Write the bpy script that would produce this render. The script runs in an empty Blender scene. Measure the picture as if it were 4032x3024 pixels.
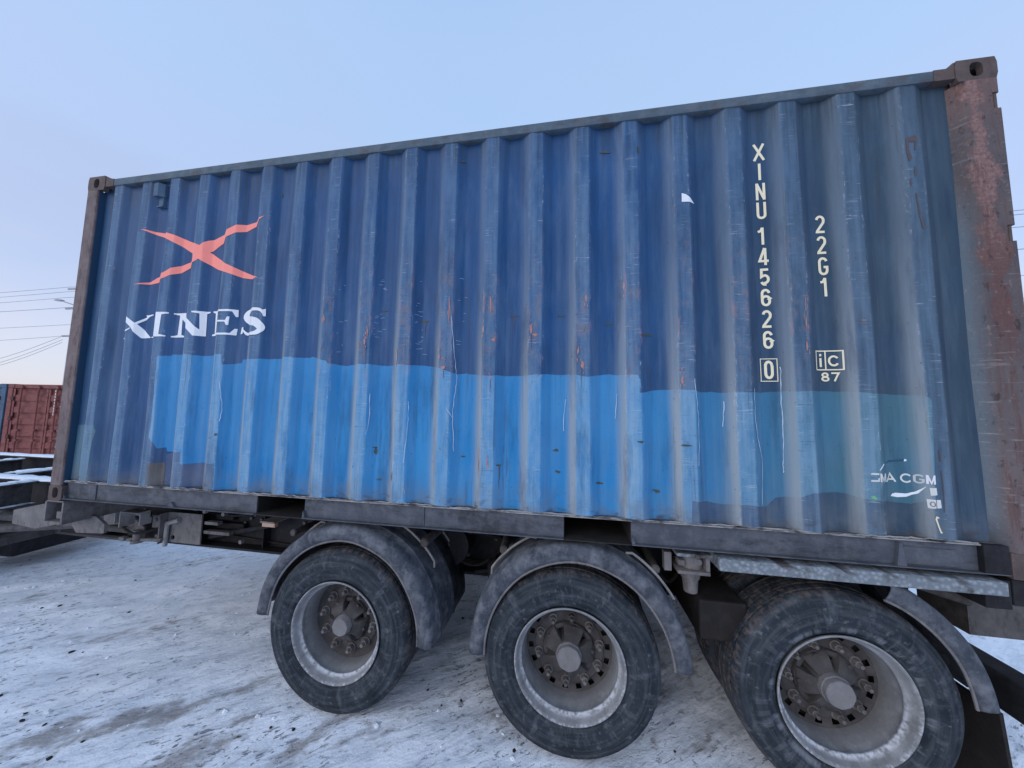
import bpy, bmesh, math, random
import numpy as np
from mathutils import Vector, Matrix

random.seed(7)
rng = np.random.default_rng(7)
SC = bpy.context.scene
COL = SC.collection
PI = math.pi

# ------------------------------------------------------------------ camera
cam_d = bpy.data.cameras.new("camera")
cam_d.sensor_fit = 'HORIZONTAL'
cam_d.sensor_width = 36.0
cam_d.lens = 36.0 * 1269.55 / 4032.0
cam_d.clip_start = 0.02
cam_d.clip_end = 2000.0
cam = bpy.data.objects.new("camera", cam_d)
COL.objects.link(cam)
_yaw, _pitch, _roll = -0.1667, 0.0814, 0.0159
_f = Vector((math.sin(_yaw) * math.cos(_pitch), math.cos(_yaw) * math.cos(_pitch), math.sin(_pitch)))
_r = Vector((math.cos(_yaw), -math.sin(_yaw), 0))
_u = _r.cross(_f)
_r2 = math.cos(_roll) * _r + math.sin(_roll) * _u
_u2 = -math.sin(_roll) * _r + math.cos(_roll) * _u
M = Matrix((( _r2.x, _u2.x, -_f.x, 3.8817), (_r2.y, _u2.y, -_f.y, -1.8981), (_r2.z, _u2.z, -_f.z, 1.8752), (0, 0, 0, 1)))
cam.matrix_world = M
SC.camera = cam

# ------------------------------------------------------------------ sky and light
world = bpy.data.worlds.new("World")
SC.world = world
world.use_nodes = True
wn = world.node_tree
wn.nodes.clear()
w_out = wn.nodes.new('ShaderNodeOutputWorld')
w_bg = wn.nodes.new('ShaderNodeBackground')
w_bg2 = wn.nodes.new('ShaderNodeBackground')
w_add = wn.nodes.new('ShaderNodeAddShader')
SUN_EL, SUN_AZ = math.radians(24.0), math.radians(-148.0)      # azimuth from +Y towards +X
sky = wn.nodes.new('ShaderNodeTexSky')
sky.sky_type = 'NISHITA'
sky.sun_disc = False
sky.sun_elevation = SUN_EL
sky.sun_rotation = SUN_AZ
sky.air_density = 1.0
sky.dust_density = 1.0
w_bg.inputs['Strength'].default_value = 0.05
wn.links.new(sky.outputs[0], w_bg.inputs['Color'])
# thin high veil of cloud: pale lilac at the horizon, light blue overhead
w_tc = wn.nodes.new('ShaderNodeTexCoord')
w_sep = wn.nodes.new('ShaderNodeSeparateXYZ')
wn.links.new(w_tc.outputs['Generated'], w_sep.inputs[0])
w_ramp = wn.nodes.new('ShaderNodeValToRGB')
w_ramp.color_ramp.interpolation = 'EASE'
els = w_ramp.color_ramp.elements
els[0].position = 0.0; els[0].color = (0.45, 0.43, 0.545, 1)
els[1].position = 1.0; els[1].color = (0.29, 0.43, 0.67, 1)
for p, c in ((0.12, (0.415, 0.41, 0.53, 1)), (0.30, (0.335, 0.385, 0.55, 1)), (0.50, (0.345, 0.44, 0.64, 1)), (0.76, (0.325, 0.455, 0.675, 1))):
    e = els.new(p); e.color = c
w_map = wn.nodes.new('ShaderNodeMapping'); w_map.inputs['Scale'].default_value = (1.0, 1.0, 3.2)
w_noise = wn.nodes.new('ShaderNodeTexNoise'); w_noise.inputs['Scale'].default_value = 1.6; w_noise.inputs['Detail'].default_value = 4
wn.links.new(w_tc.outputs['Generated'], w_map.inputs[0]); wn.links.new(w_map.outputs[0], w_noise.inputs['Vector'])
w_m = wn.nodes.new('ShaderNodeMath'); w_m.operation = 'MULTIPLY_ADD'
w_m.inputs[1].default_value = 0.48; w_m.inputs[2].default_value = -0.24
wn.links.new(w_noise.outputs[0], w_m.inputs[0])
w_a = wn.nodes.new('ShaderNodeMath'); w_a.operation = 'ADD'
wn.links.new(w_sep.outputs[2], w_a.inputs[0]); wn.links.new(w_m.outputs[0], w_a.inputs[1])
wn.links.new(w_a.outputs[0], w_ramp.inputs[0])
wn.links.new(w_ramp.outputs[0], w_bg2.inputs['Color'])
w_bg2.inputs['Strength'].default_value = 0.92
wn.links.new(w_bg.outputs[0], w_add.inputs[0]); wn.links.new(w_bg2.outputs[0], w_add.inputs[1])
wn.links.new(w_add.outputs[0], w_out.inputs[0])

sun_d = bpy.data.lights.new("sun", 'SUN')
sun_d.energy = 0.6
sun_d.angle = math.radians(50)
sun_d.color = (1.0, 0.97, 0.95)
sun = bpy.data.objects.new("sun", sun_d)
COL.objects.link(sun)
sd = Vector((math.sin(SUN_AZ) * math.cos(SUN_EL), math.cos(SUN_AZ) * math.cos(SUN_EL), math.sin(SUN_EL)))                 # direction towards the glow
sun.rotation_euler = sd.to_track_quat('Z', 'Y').to_euler()
sun.location = (-8, -6, 12)

SC.view_settings.view_transform = 'Standard'
SC.view_settings.look = 'None'
SC.view_settings.gamma = 1.0
SC.view_settings.exposure = 0.36
try:
    SC.view_settings.use_curve_mapping = False
except Exception:
    pass

# ------------------------------------------------------------------ node helper
class G:
    def __init__(s, name):
        s.m = bpy.data.materials.new(name); s.m.use_nodes = True
        s.t = s.m.node_tree; s.t.nodes.clear()
        s.out = s.t.nodes.new('ShaderNodeOutputMaterial')
        s.p = s.t.nodes.new('ShaderNodeBsdfPrincipled')
        s.t.links.new(s.p.outputs[0], s.out.inputs[0])
    def put(s, sock, v):
        if isinstance(v, bpy.types.NodeSocket):
            s.t.links.new(v, sock)
        elif isinstance(v, (tuple, list)):
            n = len(sock.default_value)
            v = tuple(v) + (1.0,) * (n - len(v))
            sock.default_value = v[:n]
        else:
            sock.default_value = v
    def pos(s):
        return s.t.nodes.new('ShaderNodeNewGeometry').outputs['Position']
    def nrm(s):
        return s.t.nodes.new('ShaderNodeNewGeometry').outputs['Normal']
    def obj(s):
        return s.t.nodes.new('ShaderNodeTexCoord').outputs['Object']
    def xyz(s, v):
        n = s.t.nodes.new('ShaderNodeSeparateXYZ'); s.put(n.inputs[0], v); return n.outputs
    def scl(s, v, sc, loc=(0, 0, 0)):
        n = s.t.nodes.new('ShaderNodeMapping'); s.put(n.inputs[0], v)
        n.inputs['Scale'].default_value = sc; n.inputs['Location'].default_value = loc
        return n.outputs[0]
    def noise(s, v, scale=5.0, detail=4.0, rough=0.55, dist=0.0):
        n = s.t.nodes.new('ShaderNodeTexNoise'); s.put(n.inputs['Vector'], v)
        n.inputs['Scale'].default_value = scale; n.inputs['Detail'].default_value = detail
        n.inputs['Roughness'].default_value = rough; n.inputs['Distortion'].default_value = dist
        return n.outputs[0]
    def voro(s, v, scale=5.0, feat='F1'):
        n = s.t.nodes.new('ShaderNodeTexVoronoi'); n.feature = feat
        s.put(n.inputs['Vector'], v); n.inputs['Scale'].default_value = scale
        return n.outputs['Distance']
    def rng(s, v, a, b, c=0.0, d=1.0):
        n = s.t.nodes.new('ShaderNodeMapRange'); n.clamp = True
        s.put(n.inputs[0], v)
        for i, x in enumerate((a, b, c, d)): n.inputs[i + 1].default_value = x
        return n.outputs[0]
    def op(s, o, a, b=0.0):
        n = s.t.nodes.new('ShaderNodeMath'); n.operation = o
        s.put(n.inputs[0], a); s.put(n.inputs[1], b); return n.outputs[0]
    def mul(s, *v):
        r = v[0]
        for x in v[1:]: r = s.op('MULTIPLY', r, x)
        return r
    def mix(s, f, a, b):
        n = s.t.nodes.new('ShaderNodeMix'); n.data_type = 'RGBA'
        s.put(n.inputs[0], f); s.put(n.inputs[6], a); s.put(n.inputs[7], b)
        return n.outputs[2]
    def attr(s, name):
        n = s.t.nodes.new('ShaderNodeAttribute'); n.attribute_name = name; return n.outputs['Fac']
    def finish(s, col, rough=0.6, spec=0.4, metal=0.0, bump=None, bs=0.3, bd=0.01):
        s.put(s.p.inputs['Base Color'], col); s.put(s.p.inputs['Roughness'], rough)
        s.put(s.p.inputs['Specular IOR Level'], spec); s.put(s.p.inputs['Metallic'], metal)
        if bump is not None:
            b = s.t.nodes.new('ShaderNodeBump'); b.inputs['Strength'].default_value = bs
            b.inputs['Distance'].default_value = bd; s.put(b.inputs['Height'], bump)
            s.t.links.new(b.outputs[0], s.p.inputs['Normal'])
        return s.m

# ------------------------------------------------------------------ materials
def corrugated_paint(name, c0, c1, fade_sheen, wear=1.0, dust_light_mul=1.0, crestc=(0.145, 0.235, 0.345)):
    """Paint on the corrugated side: dust and painted side light on the slopes, rubbed crests, primer at the crest edges."""
    g = G(name); P = g.pos(); X, Y, Z = g.xyz(P)
    big = g.noise(P, 1.1, 5, 0.6)
    col = g.mix(g.rng(big, 0.35, 0.65), c0, c1)
    fd = g.mul(g.rng(X, 4.2, 5.3), g.rng(g.noise(P, 2.0, 3), 0.15, 0.5, 0.7, 1.0))  # sky reflection painted in towards the right; teal fade on the bright band
    col = g.mix(fd, col, fade_sheen)
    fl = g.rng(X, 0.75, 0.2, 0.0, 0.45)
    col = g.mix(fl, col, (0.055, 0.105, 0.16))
    streak = g.noise(g.scl(P, (26, 26, 1.1)), 1.0, 4, 0.6)
    fine = g.noise(g.scl(P, (60, 60, 140)), 1.0, 3, 0.6)
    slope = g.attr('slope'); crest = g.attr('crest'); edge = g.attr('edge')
    # slope dust with the left-side light painted in; thinner dust film on the crests
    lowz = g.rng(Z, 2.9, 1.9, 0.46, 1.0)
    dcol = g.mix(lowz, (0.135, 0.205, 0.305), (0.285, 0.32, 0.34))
    df = g.mul(slope, g.rng(X, 4.4, 5.5, 1.0, 0.8), lowz, g.rng(streak, 0.25, 0.65, 0.58, 0.95), dust_light_mul)
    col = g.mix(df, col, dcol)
    mot = g.noise(g.scl(P, (14, 14, 6), (1, 7, 2)), 1.0, 5, 0.7)
    cf = g.mul(crest, g.rng(X, 4.4, 5.5, 1.0, 0.55), g.rng(g.op('ADD', g.mul(streak, 0.5), g.mul(mot, 0.5)), 0.34, 0.62, 0.12, 0.85), g.rng(Z, 3.6, 1.4, 0.6, 1.0), dust_light_mul)
    col = g.mix(cf, col, crestc)
    vf = g.mul(g.rng(streak, 0.45, 0.8, 0.0, 0.16), g.rng(Z, 3.4, 1.3, 0.4, 1.0))
    col = g.mix(vf, col, (0.30, 0.35, 0.42))
    # roller marks, chalking and dirty runs
    rol = g.noise(g.scl(P, (9, 9, 1.6), (2, 1, 3)), 1.0, 5, 0.65)
    col = g.mix(g.rng(rol, 0.50, 0.74, 0, 0.22), col, (0.15, 0.235, 0.34))
    col = g.mix(g.rng(rol, 0.46, 0.30, 0, 0.45), col, (0.012, 0.03, 0.07))
    run = g.noise(g.scl(P, (48, 48, 1.4), (4, 4, 1)), 1.0, 4, 0.65)
    col = g.mix(g.mul(g.rng(run, 0.57, 0.70, 0, 0.5), g.rng(g.noise(g.scl(P, (2.5, 2.5, 0.8)), 1.0, 3), 0.42, 0.6)), col, (0.045, 0.05, 0.055))
    col = g.mix(g.mul(g.rng(Z, 3.38, 3.62), g.rng(run, 0.40, 0.62), 0.55), col, (0.03, 0.04, 0.05))
    # horizontal hairline scratches across the crests
    sc1 = g.noise(g.scl(P, (9, 9, 120)), 1.0, 3, 0.7)
    scf = g.mul(crest, g.rng(sc1, 0.60, 0.70), g.rng(g.noise(P, 3.5, 2), 0.45, 0.6), 0.55 * wear)
    col = g.mix(scf, col, (0.52, 0.56, 0.62))
    dk = g.mul(crest, g.rng(sc1, 0.40, 0.33), g.rng(g.noise(g.scl(P, (1, 1, 1), (5, 3, 1)), 3.0, 2), 0.48, 0.6), 0.6 * wear)
    col = g.mix(dk, col, (0.05, 0.06, 0.08))
    # rubbed white specks on the crest edges
    en = g.noise(g.scl(P, (90, 90, 22)), 1.0, 4, 0.7)
    ef = g.mul(edge, g.rng(en, 0.56, 0.68), g.rng(g.noise(g.scl(P, (3, 3, 1.2)), 1.0, 2), 0.46, 0.62), 0.6 * wear)
    col = g.mix(ef, col, (0.62, 0.64, 0.68))
    # primer showing at the crest edges around chest height
    zone = g.mul(g.rng(Z, 1.9, 2.2), g.rng(Z, 3.0, 2.55), g.rng(X, 1.7, 2.5), g.rng(X, 5.5, 4.9))
    pn = g.noise(g.scl(P, (30, 30, 7)), 1.0, 5, 0.7)
    pf = g.mul(edge, zone, g.rng(pn, 0.54, 0.66), 0.6 * wear)
    col = g.mix(pf, col, (0.42, 0.21, 0.20))
    scu = g.noise(g.scl(P, (16, 16, 9), (3, 0, 6)), 1.0, 6, 0.75)
    col = g.mix(g.mul(crest, zone, g.rng(scu, 0.50, 0.64), 0.62 * wear), col, (0.215, 0.175, 0.195))
    col = g.mix(g.mul(crest, zone, g.rng(scu, 0.62, 0.70), 0.7 * wear), col, (0.10, 0.065, 0.055))
    # grime and rust above the bottom rail
    gz = g.mul(g.rng(Z, 1.46, 1.29), g.rng(g.noise(P, 9, 4), 0.35, 0.65))
    col = g.mix(g.mul(gz, 0.65), col, (0.14, 0.145, 0.15))
    rf = g.mul(g.rng(Z, 1.36, 1.29), g.rng(g.noise(g.scl(P, (14, 14, 30)), 1.0, 4), 0.55, 0.7), 0.8)
    col = g.mix(rf, col, (0.06, 0.045, 0.04))
    spk = g.rng(g.noise(P, 55, 2), 0.70, 0.75, 0.0, 0.55 * wear)
    col = g.mix(spk, col, (0.05, 0.05, 0.055))
    hgt = g.op('ADD', g.mul(g.noise(P, 5, 4), 0.7), g.mul(fine, 0.15))
    rough = g.rng(g.op('ADD', df, cf), 0, 0.8, 0.5, 0.85)
    return g.finish(col, rough, 0.20, bump=hgt, bs=0.45, bd=0.012)

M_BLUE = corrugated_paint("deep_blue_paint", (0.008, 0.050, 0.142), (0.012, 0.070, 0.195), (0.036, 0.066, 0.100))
M_BAND = corrugated_paint("bright_blue_paint", (0.010, 0.170, 0.41), (0.030, 0.225, 0.48), (0.050, 0.130, 0.175), 0.9, crestc=(0.235, 0.375, 0.50))
M_TEAL = corrugated_paint("faded_teal_paint", (0.09, 0.19, 0.25), (0.12, 0.22, 0.28), (0.1, 0.2, 0.27), 0.8)
M_BROWN = corrugated_paint("brown_primer_paint", (0.085, 0.075, 0.07), (0.11, 0.085, 0.075), (0.1, 0.09, 0.08), 0.8, 0.6)
M_NAVY = corrugated_paint("navy_touch_up_paint", (0.045, 0.08, 0.17), (0.055, 0.09, 0.19), (0.06, 0.09, 0.17), 0.9)

def print_paint(name, c, under, worn=0.45):
    g = G(name); P = g.pos()
    n1 = g.noise(P, 38, 5, 0.7); n2 = g.noise(g.scl(P, (120, 120, 14)), 1.0, 3, 0.6)
    col = g.mix(g.rng(g.noise(P, 6, 3), 0.3, 0.7, 0.0, 0.25), c, tuple(x * 0.72 for x in c))
    col = g.mix(g.mul(g.attr('slope'), 0.22), col, (0.45, 0.46, 0.5))
    col = g.mix(g.rng(n1, 0.66, 0.72, 0, worn), col, under)
    col = g.mix(g.rng(n2, 0.70, 0.76, 0, worn), col, under)
    return g.finish(col, 0.6, 0.35)
M_CORAL = print_paint("coral_red_print", (0.93, 0.265, 0.215), (0.28, 0.09, 0.09), 0.35)
M_WHITE = print_paint("white_print", (0.74, 0.77, 0.82), (0.20, 0.16, 0.16), 0.6)
M_CREAM = print_paint("cream_print", (0.80, 0.72, 0.52), (0.10, 0.12, 0.2), 0.25)
M_DULLW = print_paint("dull_white_print", (0.62, 0.64, 0.62), (0.12, 0.2, 0.3), 0.8)
M_WORNG = print_paint("worn_grey_print", (0.46, 0.50, 0.50), (0.10, 0.18, 0.24), 0.7)
M_INK = print_paint("grey_ink_print", (0.12, 0.12, 0.14), (0.2, 0.2, 0.22), 0.3)
M_GREEN = print_paint("pale_green_print", (0.16, 0.42, 0.22), (0.1, 0.2, 0.2), 0.5)
M_DNAVY = print_paint("dark_teal_print", (0.02, 0.07, 0.12), (0.05, 0.2, 0.3), 0.3)
M_GASH = print_paint("dark_gouge_rust", (0.055, 0.068, 0.05), (0.08, 0.14, 0.2), 0.9)
M_SCRATCH = print_paint("pale_scratch", (0.40, 0.52, 0.68), (0.15, 0.3, 0.5), 0.9)
M_PRIMER = print_paint("orange_primer", (0.40, 0.205, 0.19), (0.22, 0.23, 0.32), 1.0)
M_STAIN = print_paint("brown_rust_stain", (0.085, 0.066, 0.075), (0.06, 0.11, 0.17), 1.0)

def steel(name, a, b, rust, rustf=0.5, dust=(0.3, 0.3, 0.31), dustf=0.4, stretch=(6, 6, 2.0), rough=0.7, bs=0.4, gap=(0.5, 0.62)):
    g = G(name); P = g.pos()
    n1 = g.noise(P, 4.5, 6, 0.65); n2 = g.noise(g.scl(P, stretch), 1.0, 6, 0.7); n3 = g.noise(P, 70, 3, 0.6)
    n4 = g.noise(g.scl(P, (1, 1, 1), (7, 2, 4)), 14, 5, 0.65)
    col = g.mix(g.rng(n1, 0.35, 0.65), a, b)
    col = g.mix(g.rng(n2, gap[0], gap[1], 0, rustf), col, rust)
    col = g.mix(g.rng(n4, 0.46, 0.68, 0, dustf), col, dust)
    col = g.mix(g.rng(n3, 0.62, 0.72, 0, 0.4), col, tuple(x * 1.5 + 0.02 for x in b))
    col = g.mix(g.rng(n3, 0.36, 0.28, 0, 0.4), col, tuple(x * 0.45 for x in a))
    return g.finish(col, rough, 0.18, bump=g.op('ADD', g.mul(n4, 0.8), g.mul(n3, 0.35)), bs=bs, bd=0.006)

M_POST = steel("rusty_brown_post_paint", (0.15, 0.125, 0.125), (0.20, 0.165, 0.165), (0.075, 0.05, 0.05), 0.55, (0.26, 0.25, 0.27), 0.4)
def inner_blue(m):
    """The return of the left post, beyond its front face, is painted like the side."""
    nt = m.node_tree; p = [n for n in nt.nodes if n.type == 'BSDF_PRINCIPLED'][0]; src = p.inputs['Base Color'].links[0].from_socket
    gg = nt.nodes.new('ShaderNodeNewGeometry'); sx = nt.nodes.new('ShaderNodeSeparateXYZ'); nt.links.new(gg.outputs['Position'], sx.inputs[0])
    mr = nt.nodes.new('ShaderNodeMapRange'); mr.inputs[1].default_value = 0.008; mr.inputs[2].default_value = 0.014; nt.links.new(sx.outputs[1], mr.inputs[0])
    mx = nt.nodes.new('ShaderNodeMix'); mx.data_type = 'RGBA'; nt.links.new(mr.outputs[0], mx.inputs[0]); nt.links.new(src, mx.inputs[6]); mx.inputs[7].default_value = (0.022, 0.06, 0.115, 1)
    nt.links.new(mx.outputs[2], p.inputs['Base Color'])
M_POSTL = steel("rusty_brown_left_post_paint", (0.125, 0.098, 0.098), (0.18, 0.138, 0.136), (0.065, 0.04, 0.038), 0.7, (0.22, 0.195, 0.2), 0.4, (22, 22, 6))
inner_blue(M_POSTL)
M_RAIL_T = steel("top_rail_paint", (0.065, 0.100, 0.132), (0.09, 0.128, 0.16), (0.085, 0.062, 0.058), 0.65, (0.16, 0.18, 0.21), 0.4, (7, 20, 20))
M_RAIL_B = steel("bottom_rail_paint", (0.058, 0.067, 0.086), (0.085, 0.094, 0.115), (0.028, 0.029, 0.033), 0.65, (0.14, 0.148, 0.168), 0.5, (2.5, 9, 9), 0.6)
M_CAST = steel("corner_casting_steel", (0.085, 0.062, 0.058), (0.115, 0.085, 0.08), (0.04, 0.032, 0.034), 0.5, (0.16, 0.135, 0.13), 0.35)
M_SEAM = steel("pale_weld_seam", (0.21, 0.205, 0.21), (0.31, 0.30, 0.30), (0.04, 0.035, 0.035), 0.9, (0.40, 0.39, 0.385), 0.5, (7, 60, 60), gap=(0.5, 0.56))
M_DARK = steel("black_chassis_steel", (0.013, 0.013, 0.016), (0.021, 0.021, 0.025), (0.01, 0.009, 0.009), 0.5, (0.042, 0.042, 0.048), 0.4)
M_GREY = steel("dusty_grey_chassis_steel", (0.070, 0.066, 0.067), (0.10, 0.093, 0.093), (0.03, 0.026, 0.026), 0.6, (0.16, 0.152, 0.152), 0.45, (16, 16, 6))
M_PLATE = steel("pale_dusty_plate_steel", (0.135, 0.128, 0.130), (0.185, 0.175, 0.177), (0.06, 0.052, 0.052), 0.55, (0.25, 0.24, 0.242), 0.45, (18, 18, 9))
M_FEND = steel("dusty_grey_mudguard", (0.058, 0.068, 0.086), (0.10, 0.11, 0.13), (0.026, 0.033, 0.046), 0.7, (0.235, 0.245, 0.27), 0.5, (15, 15, 8), 0.75, gap=(0.44, 0.62))
M_UNDER = steel("underside_dark", (0.02, 0.019, 0.02), (0.03, 0.028, 0.028), (0.02, 0.015, 0.013), 0.5, (0.05, 0.048, 0.048), 0.4)
M_RIM = steel("dusty_pale_rim", (0.19, 0.195, 0.205), (0.25, 0.255, 0.265), (0.12, 0.115, 0.115), 0.5, (0.37, 0.38, 0.40), 0.5, (5, 5, 5), 0.75)
def rim_frost(m):
    nt = m.node_tree; p = [n for n in nt.nodes if n.type == 'BSDF_PRINCIPLED'][0]; src = p.inputs['Base Color'].links[0].from_socket
    tc = nt.nodes.new('ShaderNodeTexCoord'); sx = nt.nodes.new('ShaderNodeSeparateXYZ'); nt.links.new(tc.outputs['Object'], sx.inputs[0])
    ge = nt.nodes.new('ShaderNodeNewGeometry'); nz = nt.nodes.new('ShaderNodeTexNoise'); nz.inputs['Scale'].default_value = 55; nz.inputs['Detail'].default_value = 4
    nt.links.new(ge.outputs['Position'], nz.inputs['Vector'])
    def mr(s_, a, b, c=0.0, d=1.0):
        n = nt.nodes.new('ShaderNodeMapRange'); nt.links.new(s_, n.inputs[0])
        for i, v in enumerate((a, b, c, d)): n.inputs[i + 1].default_value = v
        return n.outputs[0]
    def mu(a, b):
        n = nt.nodes.new('ShaderNodeMath'); n.operation = 'MULTIPLY'; nt.links.new(a, n.inputs[0]); nt.links.new(b, n.inputs[1]); return n.outputs[0]
    f = mu(mu(mr(sx.outputs[1], 0.030, 0.044), mr(sx.outputs[1], 0.066, 0.050)), mu(mr(sx.outputs[2], 0.10, -0.16), mr(nz.outputs[0], 0.36, 0.56)))
    f2 = mu(mu(mr(sx.outputs[1], 0.012, 0.0), mr(nz.outputs[0], 0.5, 0.62, 0, 0.7)), mr(sx.outputs[2], 0.25, -0.1))
    for k in (f, f2):
        mx = nt.nodes.new('ShaderNodeMix'); mx.data_type = 'RGBA'; nt.links.new(k, mx.inputs[0]); nt.links.new(src, mx.inputs[6]); mx.inputs[7].default_value = (0.50, 0.52, 0.56, 1); src = mx.outputs[2]
    mx = nt.nodes.new('ShaderNodeMix'); mx.data_type = 'RGBA'
    g1 = mu(mr(sx.outputs[1], 0.07, 0.13, 0, 0.75), mr(nz.outputs[0], 0.2, 0.5, 0.7, 1)); nt.links.new(g1, mx.inputs[0]); nt.links.new(src, mx.inputs[6]); mx.inputs[7].default_value = (0.125, 0.122, 0.125, 1)
    nt.links.new(mx.outputs[2], p.inputs['Base Color'])
rim_frost(M_RIM)
M_DISC = steel("brown_grey_hub_steel", (0.046, 0.043, 0.044), (0.068, 0.063, 0.064), (0.03, 0.027, 0.027), 0.5, (0.13, 0.125, 0.127), 0.35)
M_CAP = steel("grey_hub_cap", (0.155, 0.15, 0.155), (0.185, 0.178, 0.182), (0.13, 0.12, 0.12), 0.4, (0.26, 0.26, 0.27), 0.4)
M_NUT = steel("worn_wheel_nut", (0.085, 0.078, 0.078), (0.14, 0.13, 0.126), (0.035, 0.03, 0.03), 0.5, (0.3, 0.29, 0.29), 0.4)
M_ROD = steel("pale_strap_steel", (0.24, 0.23, 0.23), (0.33, 0.32, 0.32), (0.1, 0.09, 0.09), 0.5, (0.4, 0.39, 0.39), 0.5)
M_FLAP = steel("black_rubber_flap", (0.016, 0.014, 0.014), (0.024, 0.021, 0.02), (0.02, 0.014, 0.012), 0.4, (0.045, 0.04, 0.04), 0.3)
M_RED = steel("dull_red_container_paint", (0.19, 0.062, 0.058), (0.235, 0.085, 0.075), (0.085, 0.03, 0.032), 0.55, (0.25, 0.12, 0.11), 0.45, (3, 3, 7))
M_REDD = steel("dark_red_seal", (0.07, 0.028, 0.032), (0.09, 0.035, 0.038), (0.05, 0.02, 0.022), 0.4, (0.12, 0.06, 0.06), 0.3)
M_SLATE = steel("slate_blue_container_paint", (0.055, 0.10, 0.16), (0.075, 0.125, 0.19), (0.03, 0.05, 0.08), 0.4, (0.13, 0.18, 0.24), 0.3)
M_PALE = steel("pale_worn_lettering", (0.62, 0.60, 0.59), (0.70, 0.68, 0.67), (0.3, 0.2, 0.2), 0.6, (0.7, 0.7, 0.7), 0.3, (30, 30, 30))
M_PINK = steel("pink_worn_lettering", (0.55, 0.34, 0.36), (0.6, 0.38, 0.4), (0.3, 0.12, 0.12), 0.4, (0.6, 0.4, 0.4), 0.3, (30, 30, 30))
M_CONC = steel("weathered_pole_concrete", (0.30, 0.30, 0.32), (0.36, 0.36, 0.37), (0.2, 0.2, 0.2), 0.3)
M_WIRE = steel("dull_wire", (0.20, 0.20, 0.25), (0.23, 0.23, 0.28), (0.2, 0.2, 0.22), 0.2)
M_LENS = steel("orange_lamp_lens", (0.55, 0.34, 0.24), (0.62, 0.42, 0.32), (0.4, 0.2, 0.12), 0.4, (0.7, 0.6, 0.52), 0.5, (20, 20, 20), 0.4)

def post_right_mat():
    g = G("rusted_post_paint"); P = g.pos(); X, Y, Z = g.xyz(P)
    n1 = g.noise(P, 5, 6, 0.65); n3 = g.noise(P, 60, 4, 0.65); st = g.noise(g.scl(P, (22, 22, 2.2)), 1.0, 6, 0.7)
    ho = g.noise(g.scl(P, (6, 6, 60)), 1.0, 4, 0.6)
    col = g.mix(g.rng(n1, 0.35, 0.65), (0.070, 0.066, 0.074), (0.112, 0.092, 0.093))
    low = g.rng(Z, 2.3, 1.6)
    col = g.mix(g.mul(low, 0.8), col, (0.145, 0.112, 0.110))
    topf = g.mul(g.rng(Z, 3.3, 3.6), 0.7)
    col = g.mix(topf, col, (0.16, 0.095, 0.085))
    # the rust stripe wanders down the inner half of the face
    cx = g.op('ADD', g.mul(g.rng(Z, 3.65, 2.3), 0.045), g.mul(g.noise(g.scl(P, (0, 0, 5)), 1.0, 3), 0.04))
    d = g.op('ABSOLUTE', g.op('SUBTRACT', X, g.op('ADD', cx, 5.915)))
    sf = g.mul(g.rng(g.op('ADD', d, g.mul(g.op('SUBTRACT', n1, 0.5), 0.26)), 0.046, 0.026), g.rng(Z, 2.05, 2.35))
    rust = g.mix(g.rng(n3, 0.35, 0.65), (0.15, 0.075, 0.068), (0.27, 0.165, 0.15))
    rust = g.mix(g.rng(Z, 3.0, 2.6, 0, 0.8), rust, (0.095, 0.045, 0.04))
    col = g.mix(g.mul(sf, 0.9), col, rust)
    col = g.mix(g.rng(st, 0.52, 0.62, 0, 0.7), col, (0.105, 0.052, 0.045))
    fk = g.noise(g.scl(P, (30, 30, 14)), 1.0, 5, 0.7)
    col = g.mix(g.rng(fk, 0.58, 0.64, 0, 0.75), col, (0.035, 0.027, 0.026))
    col = g.mix(g.rng(fk, 0.40, 0.34, 0, 0.5), col, (0.26, 0.18, 0.165))
    inner = g.mul(g.rng(X, 5.915, 5.88), g.rng(Z, 3.1, 2.8))
    col = g.mix(g.mul(inner, 0.7), col, (0.12, 0.17, 0.21))
    col = g.mix(g.mul(g.rng(ho, 0.60, 0.72), g.rng(g.noise(P, 3, 2), 0.45, 0.6), 0.55), col, (0.42, 0.40, 0.41))
    col = g.mix(g.rng(n3, 0.62, 0.72, 0, 0.35), col, (0.36, 0.30, 0.29))
    col = g.mix(g.mul(g.rng(X, 5.93, 5.86), g.rng(Z, 1.42, 1.28)), col, (0.03, 0.03, 0.032))
    return g.finish(col, 0.75, 0.3, bump=g.op('ADD', g.mul(n1, 1.0), g.mul(n3, 0.4)), bs=0.9, bd=0.010)
M_POSTR = post_right_mat()

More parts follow.
